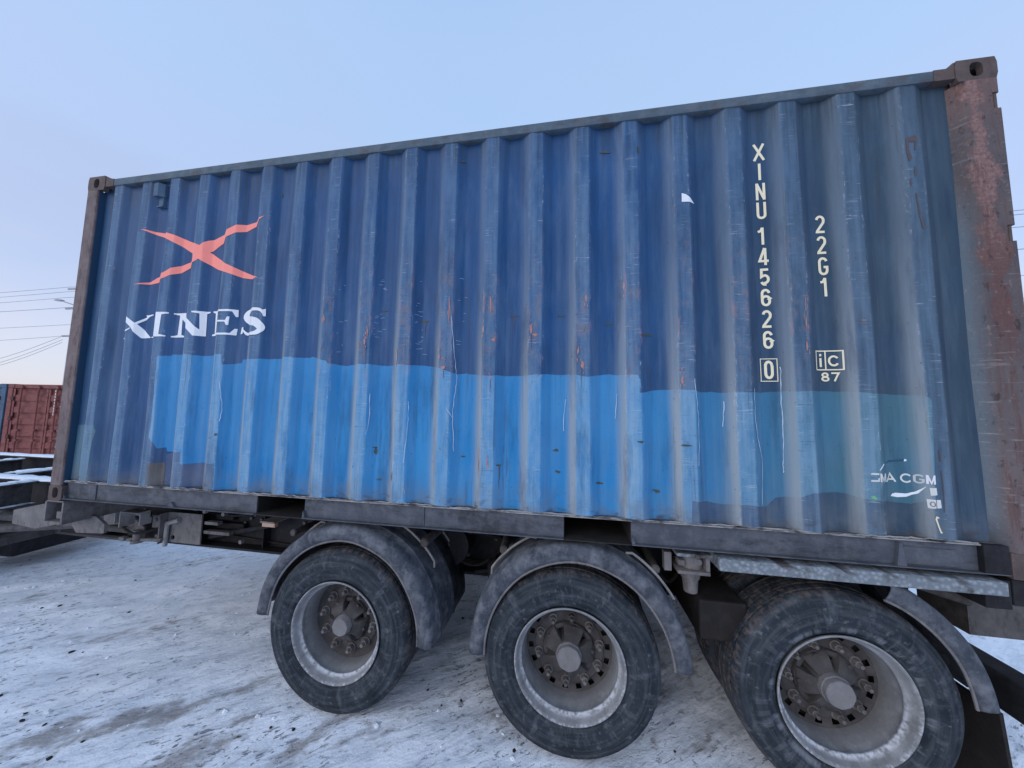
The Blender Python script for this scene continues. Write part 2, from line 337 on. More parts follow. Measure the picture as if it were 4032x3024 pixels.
def tyre_mat(name, lugs):
    g = G(name); O = g.obj(); P = g.pos(); X, Y, Z = g.xyz(O)
    r = g.op('SQRT', g.op('ADD', g.mul(X, X), g.mul(Z, Z)))
    ang = g.op('ARCTAN2', Z, X)
    n1 = g.noise(P, 7, 5, 0.65); n2 = g.noise(P, 30, 4, 0.6)
    ringv = g.noise(g.scl(P, (0, 0, 0)), 1.0, 1)
    comb = g.t.nodes.new('ShaderNodeCombineXYZ'); g.put(comb.inputs[0], g.mul(r, 42.0)); g.put(comb.inputs[1], g.mul(ang, 1.2)); g.put(comb.inputs[2], Y)
    rings = g.noise(comb.outputs[0], 1.0, 3, 0.6)
    comb2 = g.t.nodes.new('ShaderNodeCombineXYZ'); g.put(comb2.inputs[0], g.mul(r, 9.0)); g.put(comb2.inputs[1], g.mul(ang, 9.0)); g.put(comb2.inputs[2], 0.3)
    rad = g.noise(comb2.outputs[0], 1.0, 4, 0.65)
    col = g.mix(g.rng(n1, 0.35, 0.65), (0.015, 0.021, 0.029), (0.031, 0.039, 0.050))
    col = g.mix(g.rng(rings, 0.45, 0.7, 0, 0.5), col, (0.10, 0.108, 0.12))
    col = g.mix(g.rng(rad, 0.54, 0.74, 0, 0.55), col, (0.125, 0.14, 0.16))
    col = g.mix(g.rng(n2, 0.61, 0.72, 0, 0.55), col, (0.17, 0.178, 0.195))
    comb3 = g.t.nodes.new('ShaderNodeCombineXYZ'); g.put(comb3.inputs[0], g.mul(r, 26.0)); g.put(comb3.inputs[1], g.mul(ang, 7.0)); g.put(comb3.inputs[2], X)
    scr = g.noise(comb3.outputs[0], 1.0, 4, 0.7)
    col = g.mix(g.mul(g.rng(scr, 0.54, 0.72, 0, 0.45), g.rng(n1, 0.42, 0.60)), col, (0.17, 0.18, 0.20))
    sn = g.t.nodes.new('ShaderNodeMath'); sn.operation = 'SINE'; g.put(sn.inputs[0], g.mul(ang, 74.0))
    tread = g.mul(g.rng(sn.outputs[0], -0.75, -0.35), g.rng(r, 0.478, 0.484))
    nick = g.noise(comb2.outputs[0], 2.6, 4, 0.7)
    # brown mud on the shoulder
    sh = g.mul(g.rng(r, 0.462, 0.482), g.rng(n2, 0.45, 0.6), 0.6)
    col = g.mix(sh, col, (0.12, 0.095, 0.085))
    hgt = g.op('ADD', g.op('ADD', g.mul(rings, 0.4), g.mul(nick, 0.5)), g.op('ADD', g.mul(n2, 0.35), g.mul(tread, 0.8)))
    if lugs:
        wv = g.t.nodes.new('ShaderNodeMath'); wv.operation = 'SINE'; g.put(wv.inputs[0], g.mul(ang, 46.0))
        band = g.mul(g.rng(r, 0.345, 0.352), g.rng(r, 0.42, 0.40), g.rng(g.noise(comb2.outputs[0], 0.35, 2), 0.50, 0.60))
        lg = g.mul(g.rng(wv.outputs[0], -0.1, 0.3), band)
        hgt = g.op('ADD', hgt, g.mul(lg, 0.55))
        fr = g.mul(g.rng(r, 0.352, 0.335), g.rng(r, 0.312, 0.322), g.rng(g.noise(comb2.outputs[0], 0.5, 4, 0.65), 0.48, 0.62), 0.5)
        col = g.mix(fr, col, (0.24, 0.265, 0.295))
        col = g.mix(g.mul(lg, 0.18), col, (0.17, 0.18, 0.2))
    return g.finish(col, 0.82, 0.15, bump=hgt, bs=0.6, bd=0.01)
M_TYRE = tyre_mat("dusty_tyre_rubber", False)
M_TYRE3 = tyre_mat("lugged_dusty_tyre_rubber", True)

def snow_mat():
    g = G("packed_dirty_snow"); P = g.pos(); X, Y, Z = g.xyz(P)
    rt = g.t.nodes.new('ShaderNodeMapping'); g.put(rt.inputs[0], P); rt.inputs['Rotation'].default_value = (0, 0, math.radians(-37))
    Q = rt.outputs[0]
    S = g.scl(Q, (2.4, 11.0, 4.0)); T = g.scl(Q, (13, 34, 10)); U = g.scl(Q, (7, 15, 6), (3, 9, 1))
    n1 = g.noise(P, 2.0, 6, 0.62); n2 = g.noise(S, 1.0, 6, 0.65); n3 = g.noise(T, 1.0, 4, 0.6); n4 = g.noise(P, 90, 3, 0.6); n5 = g.noise(U, 1.0, 4, 0.62)
    col = g.mix(g.rng(n1, 0.3, 0.7), (0.80, 0.85, 0.93), (0.89, 0.92, 0.965))
    col = g.mix(g.rng(n2, 0.50, 0.70, 0, 0.42), col, (0.44, 0.475, 0.55))
    col = g.mix(g.rng(n5, 0.55, 0.68, 0, 0.45), col, (0.32, 0.345, 0.40))
    dirt_and_shade = g.attr('dirt_and_shade')  # dirt patches plus the shade painted under the trailer
    dm = g.op('ADD', dirt_and_shade, g.op('ADD', g.mul(g.op('SUBTRACT', n2, 0.5), 1.3), g.mul(g.op('SUBTRACT', g.noise(P, 7, 5, 0.65), 0.5), 1.6)))
    dm = g.op('ADD', dm, g.mul(g.op('SUBTRACT', n3, 0.5), 1.1))
    dcol = g.mix(g.rng(n3, 0.35, 0.65), (0.205, 0.182, 0.172), (0.40, 0.375, 0.37))
    col = g.mix(g.rng(dm, 0.38, 0.82, 0, 0.82), col, dcol)
    clus = g.rng(g.noise(P, 1.6, 3, 0.6), 0.40, 0.60, 0.12, 1.0)
    chips = g.mul(g.rng(n3, 0.585, 0.66), clus)
    col = g.mix(g.mul(chips, 0.70), col, (0.135, 0.145, 0.18))
    chips2 = g.rng(g.noise(g.scl(Q, (28, 52, 20), (1, 5, 2)), 1.0, 2, 0.5), 0.66, 0.71, 0, 0.85)
    col = g.mix(g.mul(chips2, clus), col, (0.075, 0.07, 0.08))
    col = g.mix(g.rng(n4, 0.6, 0.72, 0, 0.35), col, (0.86, 0.88, 0.93))
    h = g.op('ADD', g.mul(n5, 0.7), g.op('ADD', g.mul(n2, 0.6), g.mul(n4, 0.10)))
    h = g.op('SUBTRACT', h, g.mul(chips, 0.45))
    return g.finish(col, 0.75, 0.25, bump=h, bs=0.6, bd=0.03)
M_SNOW = snow_mat()

def snowcap_mat():
    g = G("clean_snow_cap"); P = g.pos(); n = g.noise(P, 30, 4, 0.6)
    col = g.mix(g.rng(n, 0.35, 0.7), (0.66, 0.72, 0.80), (0.84, 0.88, 0.93))
    return g.finish(col, 0.8, 0.2, bump=n, bs=0.5, bd=0.01)
M_CAPSNOW = snowcap_mat()

def frost_mat():
    g = G("frosted_ledge_steel"); P = g.pos(); X, Y, Z = g.xyz(P)
    n1 = g.noise(g.scl(P, (1, 1, 1)), 9, 5, 0.65)
    sp = g.voro(g.scl(P, (1, 1, 1)), 48)
    diag = g.noise(g.scl(g.op('ADD', X, g.mul(Z, 1.5)), (7.0, 0, 0)), 1.0, 3, 0.5)
    fz = g.mul(g.rng(n1, 0.30, 0.46), g.op('MAXIMUM', g.rng(diag, 0.40, 0.47), g.rng(Z, 1.118, 1.10)))
    fc = g.mix(g.rng(sp, 0.1, 0.6), (0.31, 0.345, 0.385), (0.17, 0.20, 0.23))
    col = g.mix(g.mul(fz, 0.9), (0.055, 0.05, 0.052), fc)
    return g.finish(col, 0.8, 0.25, bump=g.op('SUBTRACT', g.mul(fz, 0.6), g.mul(sp, 0.6)), bs=0.6, bd=0.008)
M_FROST = frost_mat()

# ------------------------------------------------------------------ mesh helpers
def b_new(): return bmesh.new()

def add_box(bm, x0, x1, y0, y1, z0, z1, bev=0.0, rot=None, pivot=None):
    t = bmesh.new()
    bmesh.ops.create_cube(t, size=1.0)
    for v in t.verts:
        v.co = Vector(((x0 + x1) / 2 + v.co.x * (x1 - x0), (y0 + y1) / 2 + v.co.y * (y1 - y0), (z0 + z1) / 2 + v.co.z * (z1 - z0)))
    if bev > 0:
        bmesh.ops.bevel(t, geom=list(t.edges), offset=bev, segments=2, affect='EDGES', profile=0.5)
    if rot is not None:
        bmesh.ops.rotate(t, verts=t.verts, cent=pivot or ((x0 + x1) / 2, (y0 + y1) / 2, (z0 + z1) / 2), matrix=rot)
    merge(bm, t)

def merge(bm, t):
    me = bpy.data.meshes.new("tmp"); t.to_mesh(me); t.free(); bm.from_mesh(me); bpy.data.meshes.remove(me)

def add_prism(bm, poly, axis, a, b):
    """Extrude a polygon; axis 'y': poly in (x,z); 'z': poly in (x,y); 'x': poly in (y,z)."""
    def mk(p, t):
        return {'y': (p[0], t, p[1]), 'z': (p[0], p[1], t), 'x': (t, p[0], p[1])}[axis]
    A = [bm.verts.new(mk(p, a)) for p in poly]; B = [bm.verts.new(mk(p, b)) for p in poly]
    n = len(poly); fs = []
    for i in range(n):
        fs.append(bm.faces.new((A[i], A[(i + 1) % n], B[(i + 1) % n], B[i])))
    fs.append(bm.faces.new(A)); fs.append(bm.faces.new(B[::-1]))
    bmesh.ops.recalc_face_normals(bm, faces=fs)

def add_cyl(bm, p0, p1, r0, r1=None, seg=16, caps=True):
    p0, p1 = Vector(p0), Vector(p1); r1 = r0 if r1 is None else r1
    d = (p1 - p0).normalized(); a = d.orthogonal().normalized(); b = d.cross(a)
    A, B = [], []
    for i in range(seg):
        t = 2 * PI * i / seg; o = math.cos(t) * a + math.sin(t) * b
        A.append(bm.verts.new(p0 + o * r0)); B.append(bm.verts.new(p1 + o * r1))
    fs = []
    for i in range(seg):
        j = (i + 1) % seg
        fs.append(bm.faces.new((A[i], A[j], B[j], B[i])))
    if caps:
        fs.append(bm.faces.new(A[::-1])); fs.append(bm.faces.new(B))
    bmesh.ops.recalc_face_normals(bm, faces=fs)

def add_tube(bm, pts, r, seg=6):
    pts = [Vector(p) for p in pts]; rings = []
    for i, p in enumerate(pts):
        d = (pts[min(i + 1, len(pts) - 1)] - pts[max(i - 1, 0)]).normalized()
        a = d.cross(Vector((0, 0.01, 1))).normalized(); b = d.cross(a)
        rings.append([bm.verts.new(p + (math.cos(2 * PI * k / seg) * a + math.sin(2 * PI * k / seg) * b) * r) for k in range(seg)])
    for A, B in zip(rings, rings[1:]):
        for k in range(seg):
            bm.faces.new((A[k], A[(k + 1) % seg], B[(k + 1) % seg], B[k]))
    bm.faces.new(rings[0][::-1]); bm.faces.new(rings[-1])

def add_lathe(bm, prof, cx=0, cz=0, seg=64, closed=False, wob=None):
    """Revolve (r, y) about the wheel axis (world y)."""
    rings = []
    for r, y in prof:
        ring = []
        for i in range(seg):
            t = 2 * PI * i / seg
            rr = r + (wob(t, r) if wob else 0)
            ring.append(bm.verts.new((cx + math.cos(t) * rr, y, cz + math.sin(t) * rr)))
        rings.append(ring)
    n = len(rings); fs = []
    for k in range(n if closed else n - 1):
        A, B = rings[k], rings[(k + 1) % n]
        for i in range(seg):
            j = (i + 1) % seg
            fs.append(bm.faces.new((A[i], A[j], B[j], B[i])))
    bmesh.ops.recalc_face_normals(bm, faces=fs)
    return rings

def smooth(o, ang=35):
    me = o.data
    for p in me.polygons: p.use_smooth = True
    try:
        me.set_sharp_from_angle(angle=math.radians(ang))
    except Exception:
        pass

def link(name, bm, mat, parent=None, sm=False, origin=None, ang=35):
    """Make ONE mesh object from a bmesh given in world coordinates."""
    me = bpy.data.meshes.new(name); bm.to_mesh(me); bm.free()
    me.materials.append(mat)
    o = bpy.data.objects.new(name, me); COL.objects.link(o)
    base = Vector(origin) if origin is not None else (abs_loc(parent) if parent is not None else Vector((0, 0, 0)))
    if base.length > 0: me.transform(Matrix.Translation(-base))
    if parent is not None:
        o.parent = parent; o.location = base - abs_loc(parent)
    else:
        o.location = base
    if sm: smooth(o, ang)
    return o

def link_each(name, bm, mat, parent=None, **k):
    """One object per loose piece."""
    bm.verts.ensure_lookup_table(); seen = set(); out = []
    for v in bm.verts:
        if v in seen: continue
        st, grp = [v], []
        seen.add(v)
        while st:
            a = st.pop(); grp.append(a)
            for e in a.link_edges:
                b = e.other_vert(a)
                if b not in seen: seen.add(b); st.append(b)
        t = bmesh.new(); mp = {a: t.verts.new(a.co) for a in grp}
        for f in {f for a in grp for f in a.link_faces}: t.faces.new([mp[x] for x in f.verts])
        out.append(link(name, t, mat, parent, **k))
    bm.free(); return out

def abs_loc(o):
    v = Vector(o.location)
    while o.parent is not None:
        o = o.parent; v += o.location
    return v

def thing(name, label, cat, loc, group=None, rotz=0.0):
    o = bpy.data.objects.new(name, None); COL.objects.link(o); o.location = loc; o.rotation_euler = (0, 0, rotz)
    o.empty_display_size = 0.2
    o['label'] = label; o['category'] = cat
    if group: o['group'] = group
    return o

def part_empty(name, parent, loc):
    o = bpy.data.objects.new(name, None); COL.objects.link(o); o.empty_display_size = 0.1
    o.parent = parent; o.location = Vector(loc) - abs_loc(parent); return o

def tag(o, label, cat, group=None):
    o['label'] = label; o['category'] = cat
    if group: o['group'] = group
    return o

# ------------------------------------------------------------------ ground
def fbm(x, y, seed, octaves=4, base=1.0):
    r = np.random.default_rng(seed); tot = np.zeros_like(x); amp = 1.0; fr = base
    for _ in range(octaves):
        tab = r.random((64, 64)); gx, gy = x * fr, y * fr
        ix, iy = np.floor(gx).astype(int), np.floor(gy).astype(int); fx, fy = gx - ix, gy - iy
        fx, fy = fx * fx * (3 - 2 * fx), fy * fy * (3 - 2 * fy)
        a, b = tab[ix % 64, iy % 64], tab[(ix + 1) % 64, iy % 64]; c, d = tab[ix % 64, (iy + 1) % 64], tab[(ix + 1) % 64, (iy + 1) % 64]
        tot += amp * ((a * (1 - fx) + b * fx) * (1 - fy) + (c * (1 - fx) + d * fx) * fy - 0.5); amp *= 0.5; fr *= 2.03
    return tot

xs = np.concatenate([-np.geomspace(400, 6.5, 22), np.arange(-6.2, 9.2, 0.05), np.geomspace(9.5, 400, 22)])
ys = np.concatenate([-np.geomspace(400, 2.6, 22), np.arange(-2.3, 4.6, 0.05), np.geomspace(4.9, 400, 24)])
GX, GY = np.meshgrid(xs, ys, indexing='ij')
near = np.exp(-((np.abs(GX - 2) / 12) ** 4) - ((np.abs(GY - 1) / 8) ** 4))
cr, sr = math.cos(math.radians(36)), math.sin(math.radians(36))
AX, AY = GX * cr + GY * sr, -GX * sr + GY * cr
GZ = near * (0.030 * fbm(AX * 0.8, AY * 1.6, 3, 4) + 0.028 * fbm(AX * 2.2, AY * 7.0, 11, 3) + 0.012 * fbm(GX, GY, 5, 3, 9.0)) - 0.012
for wx in (2.48, 3.915, 5.215):
    for wy in (0.15, 0.5, 1.95, 2.3):
        GZ += 0.010 * np.exp(-((GX - wx) / 0.30) ** 2 - ((GY - wy) / 0.24) ** 2)
DIRT_SHADE = np.zeros_like(GX)
def blob(x, y, ra, rb, ang, k):
    global DIRT_SHADE
    c, s = math.cos(ang), math.sin(ang); u = (GX - x) * c + (GY - y) * s; v = -(GX - x) * s + (GY - y) * c
    DIRT_SHADE = np.maximum(DIRT_SHADE, k * np.exp(-(u / ra) ** 2 - (v / rb) ** 2))
for b in ((0.30, 0.38, 0.55, 0.10, 0.55, 0.62), (-0.2, 0.16, 0.35, 0.07, 0.6, 0.5), (0.98, -0.37, 0.22, 0.10, 0.8, 1.0), (1.28, -0.24, 0.30, 0.10, 0.85, 1.0),
          (1.53, -0.13, 0.26, 0.08, 0.75, 0.85), (1.75, 0.09, 0.26, 0.10, 0.6, 0.8), (1.84, -0.36, 0.30, 0.13, 0.7, 1.05), (1.98, -0.07, 0.12, 0.06, 0.6, 0.8),
          (2.45, -0.12, 0.28, 0.10, 0.9, 0.8), (0.72, 0.62, 0.5, 0.07, 0.45, 0.45), (-0.45, 1.5, 0.45, 0.18, 0.5, 0.55), (-1.2, 0.55, 0.6, 0.12, 0.5, 0.4),
          (2.75, 0.0, 0.3, 0.12, 0.7, 0.5), (3.45, 0.2, 0.35, 0.1, 0.4, 0.5), (4.6, 0.3, 0.5, 0.15, 0.3, 0.45), (0.3, -0.6, 0.4, 0.15, 0.6, 0.6),
          (3.3, 0.9, 1.6, 0.8, 0.0, 0.42), (4.6, 1.0, 1.4, 0.8, 0.0, 0.42)):  # last two: shade under the trailer, painted into the snow colour
    blob(*b)
DIRT_SHADE += 0.20 * np.clip(fbm(AX * 0.5, AY * 1.1, 21, 4), -0.4, 0.6)
nx, ny = len(xs), len(ys)
V = np.stack([GX, GY, GZ], -1).reshape(-1, 3)
I = np.arange(nx * ny).reshape(nx, ny)
F = np.stack([I[:-1, :-1], I[1:, :-1], I[1:, 1:], I[:-1, 1:]], -1).reshape(-1, 4)
me = bpy.data.meshes.new("snow_ground")
me.vertices.add(len(V)); me.vertices.foreach_set('co', V.ravel())
me.loops.add(F.size); me.loops.foreach_set('vertex_index', F.ravel())
me.polygons.add(len(F)); me.polygons.foreach_set('loop_start', np.arange(0, F.size, 4)); me.polygons.foreach_set('loop_total', np.full(len(F), 4))
me.polygons.foreach_set('use_smooth', np.ones(len(F), bool))
me.update(); me.validate()
at = me.attributes.new('dirt_and_shade', 'FLOAT', 'POINT'); at.data.foreach_set('value', DIRT_SHADE.ravel().astype(np.float32))
me.materials.append(M_SNOW)
ground = bpy.data.objects.new("snow_ground", me); COL.objects.link(ground)
ground['kind'] = 'structure'
ground['label'] = "packed snow yard with brown dirt patches and wheel scuffs"

def gz(x, y):
    i = min(max(int(np.searchsorted(xs, x)), 0), nx - 1); j = min(max(int(np.searchsorted(ys, y)), 0), ny - 1)
    return float(GZ[i, j])

# ------------------------------------------------------------------ corrugated side of the container
PITCH, X0 = 0.2827, 0.3033
Z_LO, Z_HI = 1.287, 3.648
RIB, VAL = 0.012, 0.048
def prof(x):
    if x < X0 - PITCH / 2 or x > X0 + 19.5 * PITCH: return VAL
    u = (x - X0) / PITCH; d = abs(u - round(u)) * PITCH
    pts = ((0, RIB), (0.0355, RIB), (0.0420, RIB + 0.0018), (0.0945, VAL - 0.0018), (0.1010, VAL), (0.2, VAL))
    for (a, ya), (b, yb) in zip(pts, pts[1:]):
        if d <= b: return ya + (yb - ya) * (d - a) / (b - a)
    return VAL
_dents = [(2.64, 1.63, 0.10, 0.14, 0.014), (3.2, 2.17, 0.05, 0.12, 0.012), (3.46, 2.28, 0.05, 0.16, 0.016), (3.72, 2.33, 0.05, 0.1, 0.012), (3.25, 1.57, 0.09, 0.1, 0.014),
          (3.49, 1.54, 0.1, 0.08, 0.012), (4.02, 2.32, 0.05, 0.12, 0.010), (4.38, 1.42, 0.12, 0.1, 0.012), (1.2, 1.42, 0.08, 0.1, 0.010), (4.1, 1.45, 0.06, 0.12, 0.014),
          (3.0, 1.36, 0.1, 0.07, 0.010), (2.95, 2.45, 0.1, 0.06, 0.008), (4.13, 2.40, 0.1, 0.06, 0.010), (3.85, 2.46, 0.09, 0.06, 0.008), (4.66, 1.75, 0.1, 0.3, 0.006), (4.86, 1.9, 0.06, 0.2, 0.006)]
def dent(x, z):
    v = 0.0
    for cx, cz, a, b, k in _dents:
        q = ((x - cx) / a) ** 2 + ((z - cz) / b) ** 2
        if q < 6: v += k * math.exp(-q)
    v += 0.0030 * math.sin(x * 2.3 + 1.1 * z) * math.sin(z * 3.1 + 0.7 * x) + 0.0020 * math.sin(x * 9.7 + z * 4.0) + 0.0022 * math.sin(x * 21.0 + 2.0 * math.sin(z * 2.1 + x))
    return v
def surf(x, z): return prof(x) + dent(x, z)
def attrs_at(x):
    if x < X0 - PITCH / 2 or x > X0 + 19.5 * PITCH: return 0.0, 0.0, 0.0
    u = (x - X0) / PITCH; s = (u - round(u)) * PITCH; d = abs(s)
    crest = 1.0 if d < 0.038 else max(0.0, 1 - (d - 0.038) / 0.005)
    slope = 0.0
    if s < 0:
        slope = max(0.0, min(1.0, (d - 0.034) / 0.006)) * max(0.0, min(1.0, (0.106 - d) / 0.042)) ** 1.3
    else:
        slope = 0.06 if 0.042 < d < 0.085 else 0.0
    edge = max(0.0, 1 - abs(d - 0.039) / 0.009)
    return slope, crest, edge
BREAK = sorted({round(v, 5) for k in range(20) for c in (X0 + k * PITCH,) for sgn in (-1, 1) for v in
                (c + sgn * 0.026, c + sgn * 0.030, c + sgn * 0.0355, c + sgn * 0.0420, c + sgn * 0.055, c + sgn * 0.070, c + sgn * 0.083, c + sgn * 0.0945, c + sgn * 0.1010, c + sgn * 0.115, c, c + sgn * PITCH / 2)})
ZB = [round(Z_LO + 0.04 * k, 4) for k in range(60) if Z_LO + 0.04 * k < Z_HI]
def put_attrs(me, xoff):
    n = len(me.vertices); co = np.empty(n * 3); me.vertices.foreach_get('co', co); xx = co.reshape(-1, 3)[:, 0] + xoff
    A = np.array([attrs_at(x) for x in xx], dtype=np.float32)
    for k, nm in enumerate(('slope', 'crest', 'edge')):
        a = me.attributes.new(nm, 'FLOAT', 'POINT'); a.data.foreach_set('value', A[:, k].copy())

BOX = thing("shipping_container", "large faded blue corrugated steel container with coral cross emblem riding on a trailer", "shipping container", (3.029, 1.219, 1.14))

bm = b_new()
gx = [0.112] + BREAK + [5.835, 5.872]; gzs = ZB + [Z_HI]
grid = [[bm.verts.new((x, surf(x, z), z)) for z in gzs] for x in gx]
for i in range(len(gx) - 1):
    for j in range(len(gzs) - 1):
        bm.faces.new((grid[i][j], grid[i + 1][j], grid[i + 1][j + 1], grid[i][j + 1]))
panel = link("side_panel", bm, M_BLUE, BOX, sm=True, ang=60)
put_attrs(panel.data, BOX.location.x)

DEC_OFF = [0.0010]
def decal(name, polys, mat, parent=BOX, off=None, label=None):
    """Paint laid over the corrugated side: polygons in (x, z), cut at every fold and pressed on to it."""
    bm = b_new()
    for k, poly in enumerate(polys):
        t = bmesh.new()
        vs = [t.verts.new((p[0], 0, p[1])) for p in poly]
        f = t.faces.new(vs)
        f.normal_update()
        if f.normal.y > 0: f.normal_flip()
        bmesh.ops.triangulate(t, faces=[f])
        x0, x1 = min(p[0] for p in poly), max(p[0] for p in poly); z0, z1 = min(p[1] for p in poly), max(p[1] for p in poly)
        for xb in BREAK:
            if x0 + 1e-5 < xb < x1 - 1e-5:
                bmesh.ops.bisect_plane(t, geom=list(t.verts) + list(t.edges) + list(t.faces), plane_co=(xb, 0, 0), plane_no=(1, 0, 0), dist=1e-6)
        for zb in ZB:
            if z0 + 1e-5 < zb < z1 - 1e-5:
                bmesh.ops.bisect_plane(t, geom=list(t.verts) + list(t.edges) + list(t.faces), plane_co=(0, 0, zb), plane_no=(0, 0, 1), dist=1e-6)
        o = (off if off is not None else 0.0018) + 0.00006 * k
        for v in t.verts: v.co.y = surf(v.co.x, v.co.z) - o
        merge(bm, t)
    ob = link(name, bm, mat, parent, sm=True, ang=60)
    put_attrs(ob.data, BOX.location.x)
    if label: ob['label'] = label
    return ob

def jag(pts, amp, step=0.035):
    """Roughen a polyline like a hand-rolled paint edge."""
    out = []
    for a, b in zip(pts, pts[1:]):
        L = math.hypot(b[0] - a[0], b[1] - a[1]); n = max(1, int(L / step))
        for i in range(n):
            t = i / n; out.append((a[0] + (b[0] - a[0]) * t + random.uniform(-amp, amp) * (i > 0), a[1] + (b[1] - a[1]) * t + random.uniform(-amp, amp) * (i > 0)))
    out.append(pts[-1]); return out

def stroke(pts, w, z=1.0):
    """Closed outline of a polyline with width (one number or one per point)."""
    ws = w if isinstance(w, (list, tuple)) else [w] * len(pts)
    L, R = [], []
    n = len(pts)
    for i in range(n):
        a, b = pts[max(i - 1, 0)], pts[min(i + 1, n - 1)]
        if 0 < i < n - 1:
            d1 = Vector((pts[i][0] - a[0], pts[i][1] - a[1])).normalized(); d2 = Vector((b[0] - pts[i][0], b[1] - pts[i][1])).normalized()
            t = (d1 + d2); t = t.normalized() if t.length > 1e-6 else d1
            k = 1.0 / max(0.45, abs(t.dot(d1)))
        else:
            t = Vector((b[0] - a[0], b[1] - a[1])).normalized(); k = 1.0
        nrm = Vector((-t.y, t.x)) * (ws[i] / 2 * k)
        L.append((pts[i][0] + nrm.x, pts[i][1] + nrm.y)); R.append((pts[i][0] - nrm.x, pts[i][1] - nrm.y))
    return [[L[i], L[i + 1], R[i + 1], R[i]] for i in range(n - 1)]

def spline(pts, per=5):
    out = []; n = len(pts)
    for i in range(n - 1):
        p0, p1, p2, p3 = pts[max(i - 1, 0)], pts[i], pts[i + 1], pts[min(i + 2, n - 1)]
        for k in range(per):
            t = k / per
            out.append(tuple(0.5 * ((2 * p1[c]) + (-p0[c] + p2[c]) * t + (2 * p0[c] - 5 * p1[c] + 4 * p2[c] - p3[c]) * t * t + (-p0[c] + 3 * p1[c] - 3 * p2[c] + p3[c]) * t ** 3) for c in range(len(p1))))
    out.append(tuple(pts[-1])); return out

# painted areas
top_edge = [(0.890, 2.236), (0.957, 2.241), (0.975, 2.252), (1.174, 2.246), (1.181, 2.240), (1.329, 2.240), (1.452, 2.243), (1.466, 2.167), (1.586, 2.183), (1.59, 2.208),
            (1.735, 2.206), (1.877, 2.210), (2.014, 2.219), (2.031, 2.212), (2.139, 2.214), (2.149, 2.222), (2.292, 2.188), (2.304, 2.169), (2.422, 2.155), (2.453, 2.162),
            (2.598, 2.164), (2.715, 2.154), (2.851, 2.156), (2.999, 2.151), (3.083, 2.137), (3.149, 2.114), (3.198, 2.096), (3.264, 2.103), (3.282, 2.096), (3.424, 2.083),
            (3.581, 2.087), (3.719, 2.084), (3.735, 2.091), (3.937, 2.091), (4.007, 2.076), (4.128, 2.094), (4.282, 2.086), (4.296, 2.060), (4.291, 1.984), (4.398, 2.003),
            (4.579, 2.003), (4.606, 1.992), (4.852, 1.992), (4.992, 1.996), (5.157, 2.002), (5.347, 1.996), (5.452, 1.989), (5.626, 1.981)]
low_edge = [(5.640, 1.470), (5.57, 1.445), (5.424, 1.456), (5.372, 1.459), (5.291, 1.480), (5.126, 1.479), (5.065, 1.452), (5.009, 1.447), (4.967, 1.438), (4.924, 1.392), (4.85, 1.399),
            (4.785, 1.401), (4.722, 1.388), (4.627, 1.403), (4.551, 1.407)]
band = jag(top_edge, 0.0035) + [(5.648, 1.970), (5.655, 1.955)] + jag([(5.655, 1.94), (5.648, 1.70), (5.640, 1.470)], 0.002) + jag(low_edge, 0.004) + [(4.545, 1.30)]
band_r = [(4.545, 1.292), (1.470, 1.292)] + jag([(1.470, 1.30), (1.466, 1.470)], 0.003) + jag([(1.462, 1.471), (1.30, 1.463), (1.170, 1.450), (1.165, 1.54), (1.0, 1.535), (0.990, 1.565), (0.935, 1.556), (0.912, 1.602), (0.876, 1.637), (0.885, 1.75), (0.889, 1.97), (0.886, 2.224)], 0.003)
decal("bright_blue_band", [band + band_r], M_BAND, off=0.0010)
decal("teal_patch", [jag([(0.118, 1.708), (0.345, 1.713), (0.358, 1.668), (0.342, 1.468), (0.330, 1.295)], 0.004) + [(0.118, 1.295)]], M_TEAL, off=0.0010)
decal("brown_patch", [jag([(0.880, 1.452), (0.992, 1.455), (0.992, 1.296)], 0.003) + [(0.892, 1.296)]], M_BROWN, off=0.0012)
decal("navy_patch", [jag([(0.995, 1.515), (1.17, 1.545), (1.17, 1.452), (1.30, 1.466), (1.466, 1.47), (1.47, 1.30)], 0.003) + [(1.0, 1.30)]], M_NAVY, off=0.0014)

# coral cross emblem: two crossing swooshes
A_out = [(0.575, 3.251), (0.69, 3.234), (0.813, 3.210), (0.925, 3.173), (1.075, 3.111), (1.16, 3.076), (1.23, 3.027), (1.32, 2.969), (1.414, 2.917), (1.528, 2.866), (1.61, 2.832), (1.702, 2.796),
         (1.60, 2.803), (1.524, 2.817), (1.42, 2.850), (1.307, 2.891), (1.195, 2.951), (1.07, 3.027), (0.944, 3.101), (0.794, 3.175), (0.661, 3.220)]
B_out = [(1.722, 3.255), (1.655, 3.250), (1.574, 3.236), (1.473, 3.212), (1.409, 3.185), (1.331, 3.158), (1.218, 3.114), (1.16, 3.076), (1.097, 3.030), (1.085, 2.973), (1.03, 2.958), (0.968, 2.945), (0.91, 2.914),
         (0.844, 2.883), (0.747, 2.857), (0.676, 2.823), (0.582, 2.797), (0.684, 2.806), (0.816, 2.828), (0.861, 2.842), (0.946, 2.876), (1.046, 2.914), (1.15, 2.963), (1.224, 3.021), (1.309, 3.083), (1.384, 3.136),
         (1.467, 3.155), (1.536, 3.193), (1.616, 3.222), (1.69, 3.250)]
B_out[1] = (1.648, 3.236); B_out[2] = (1.574, 3.222)
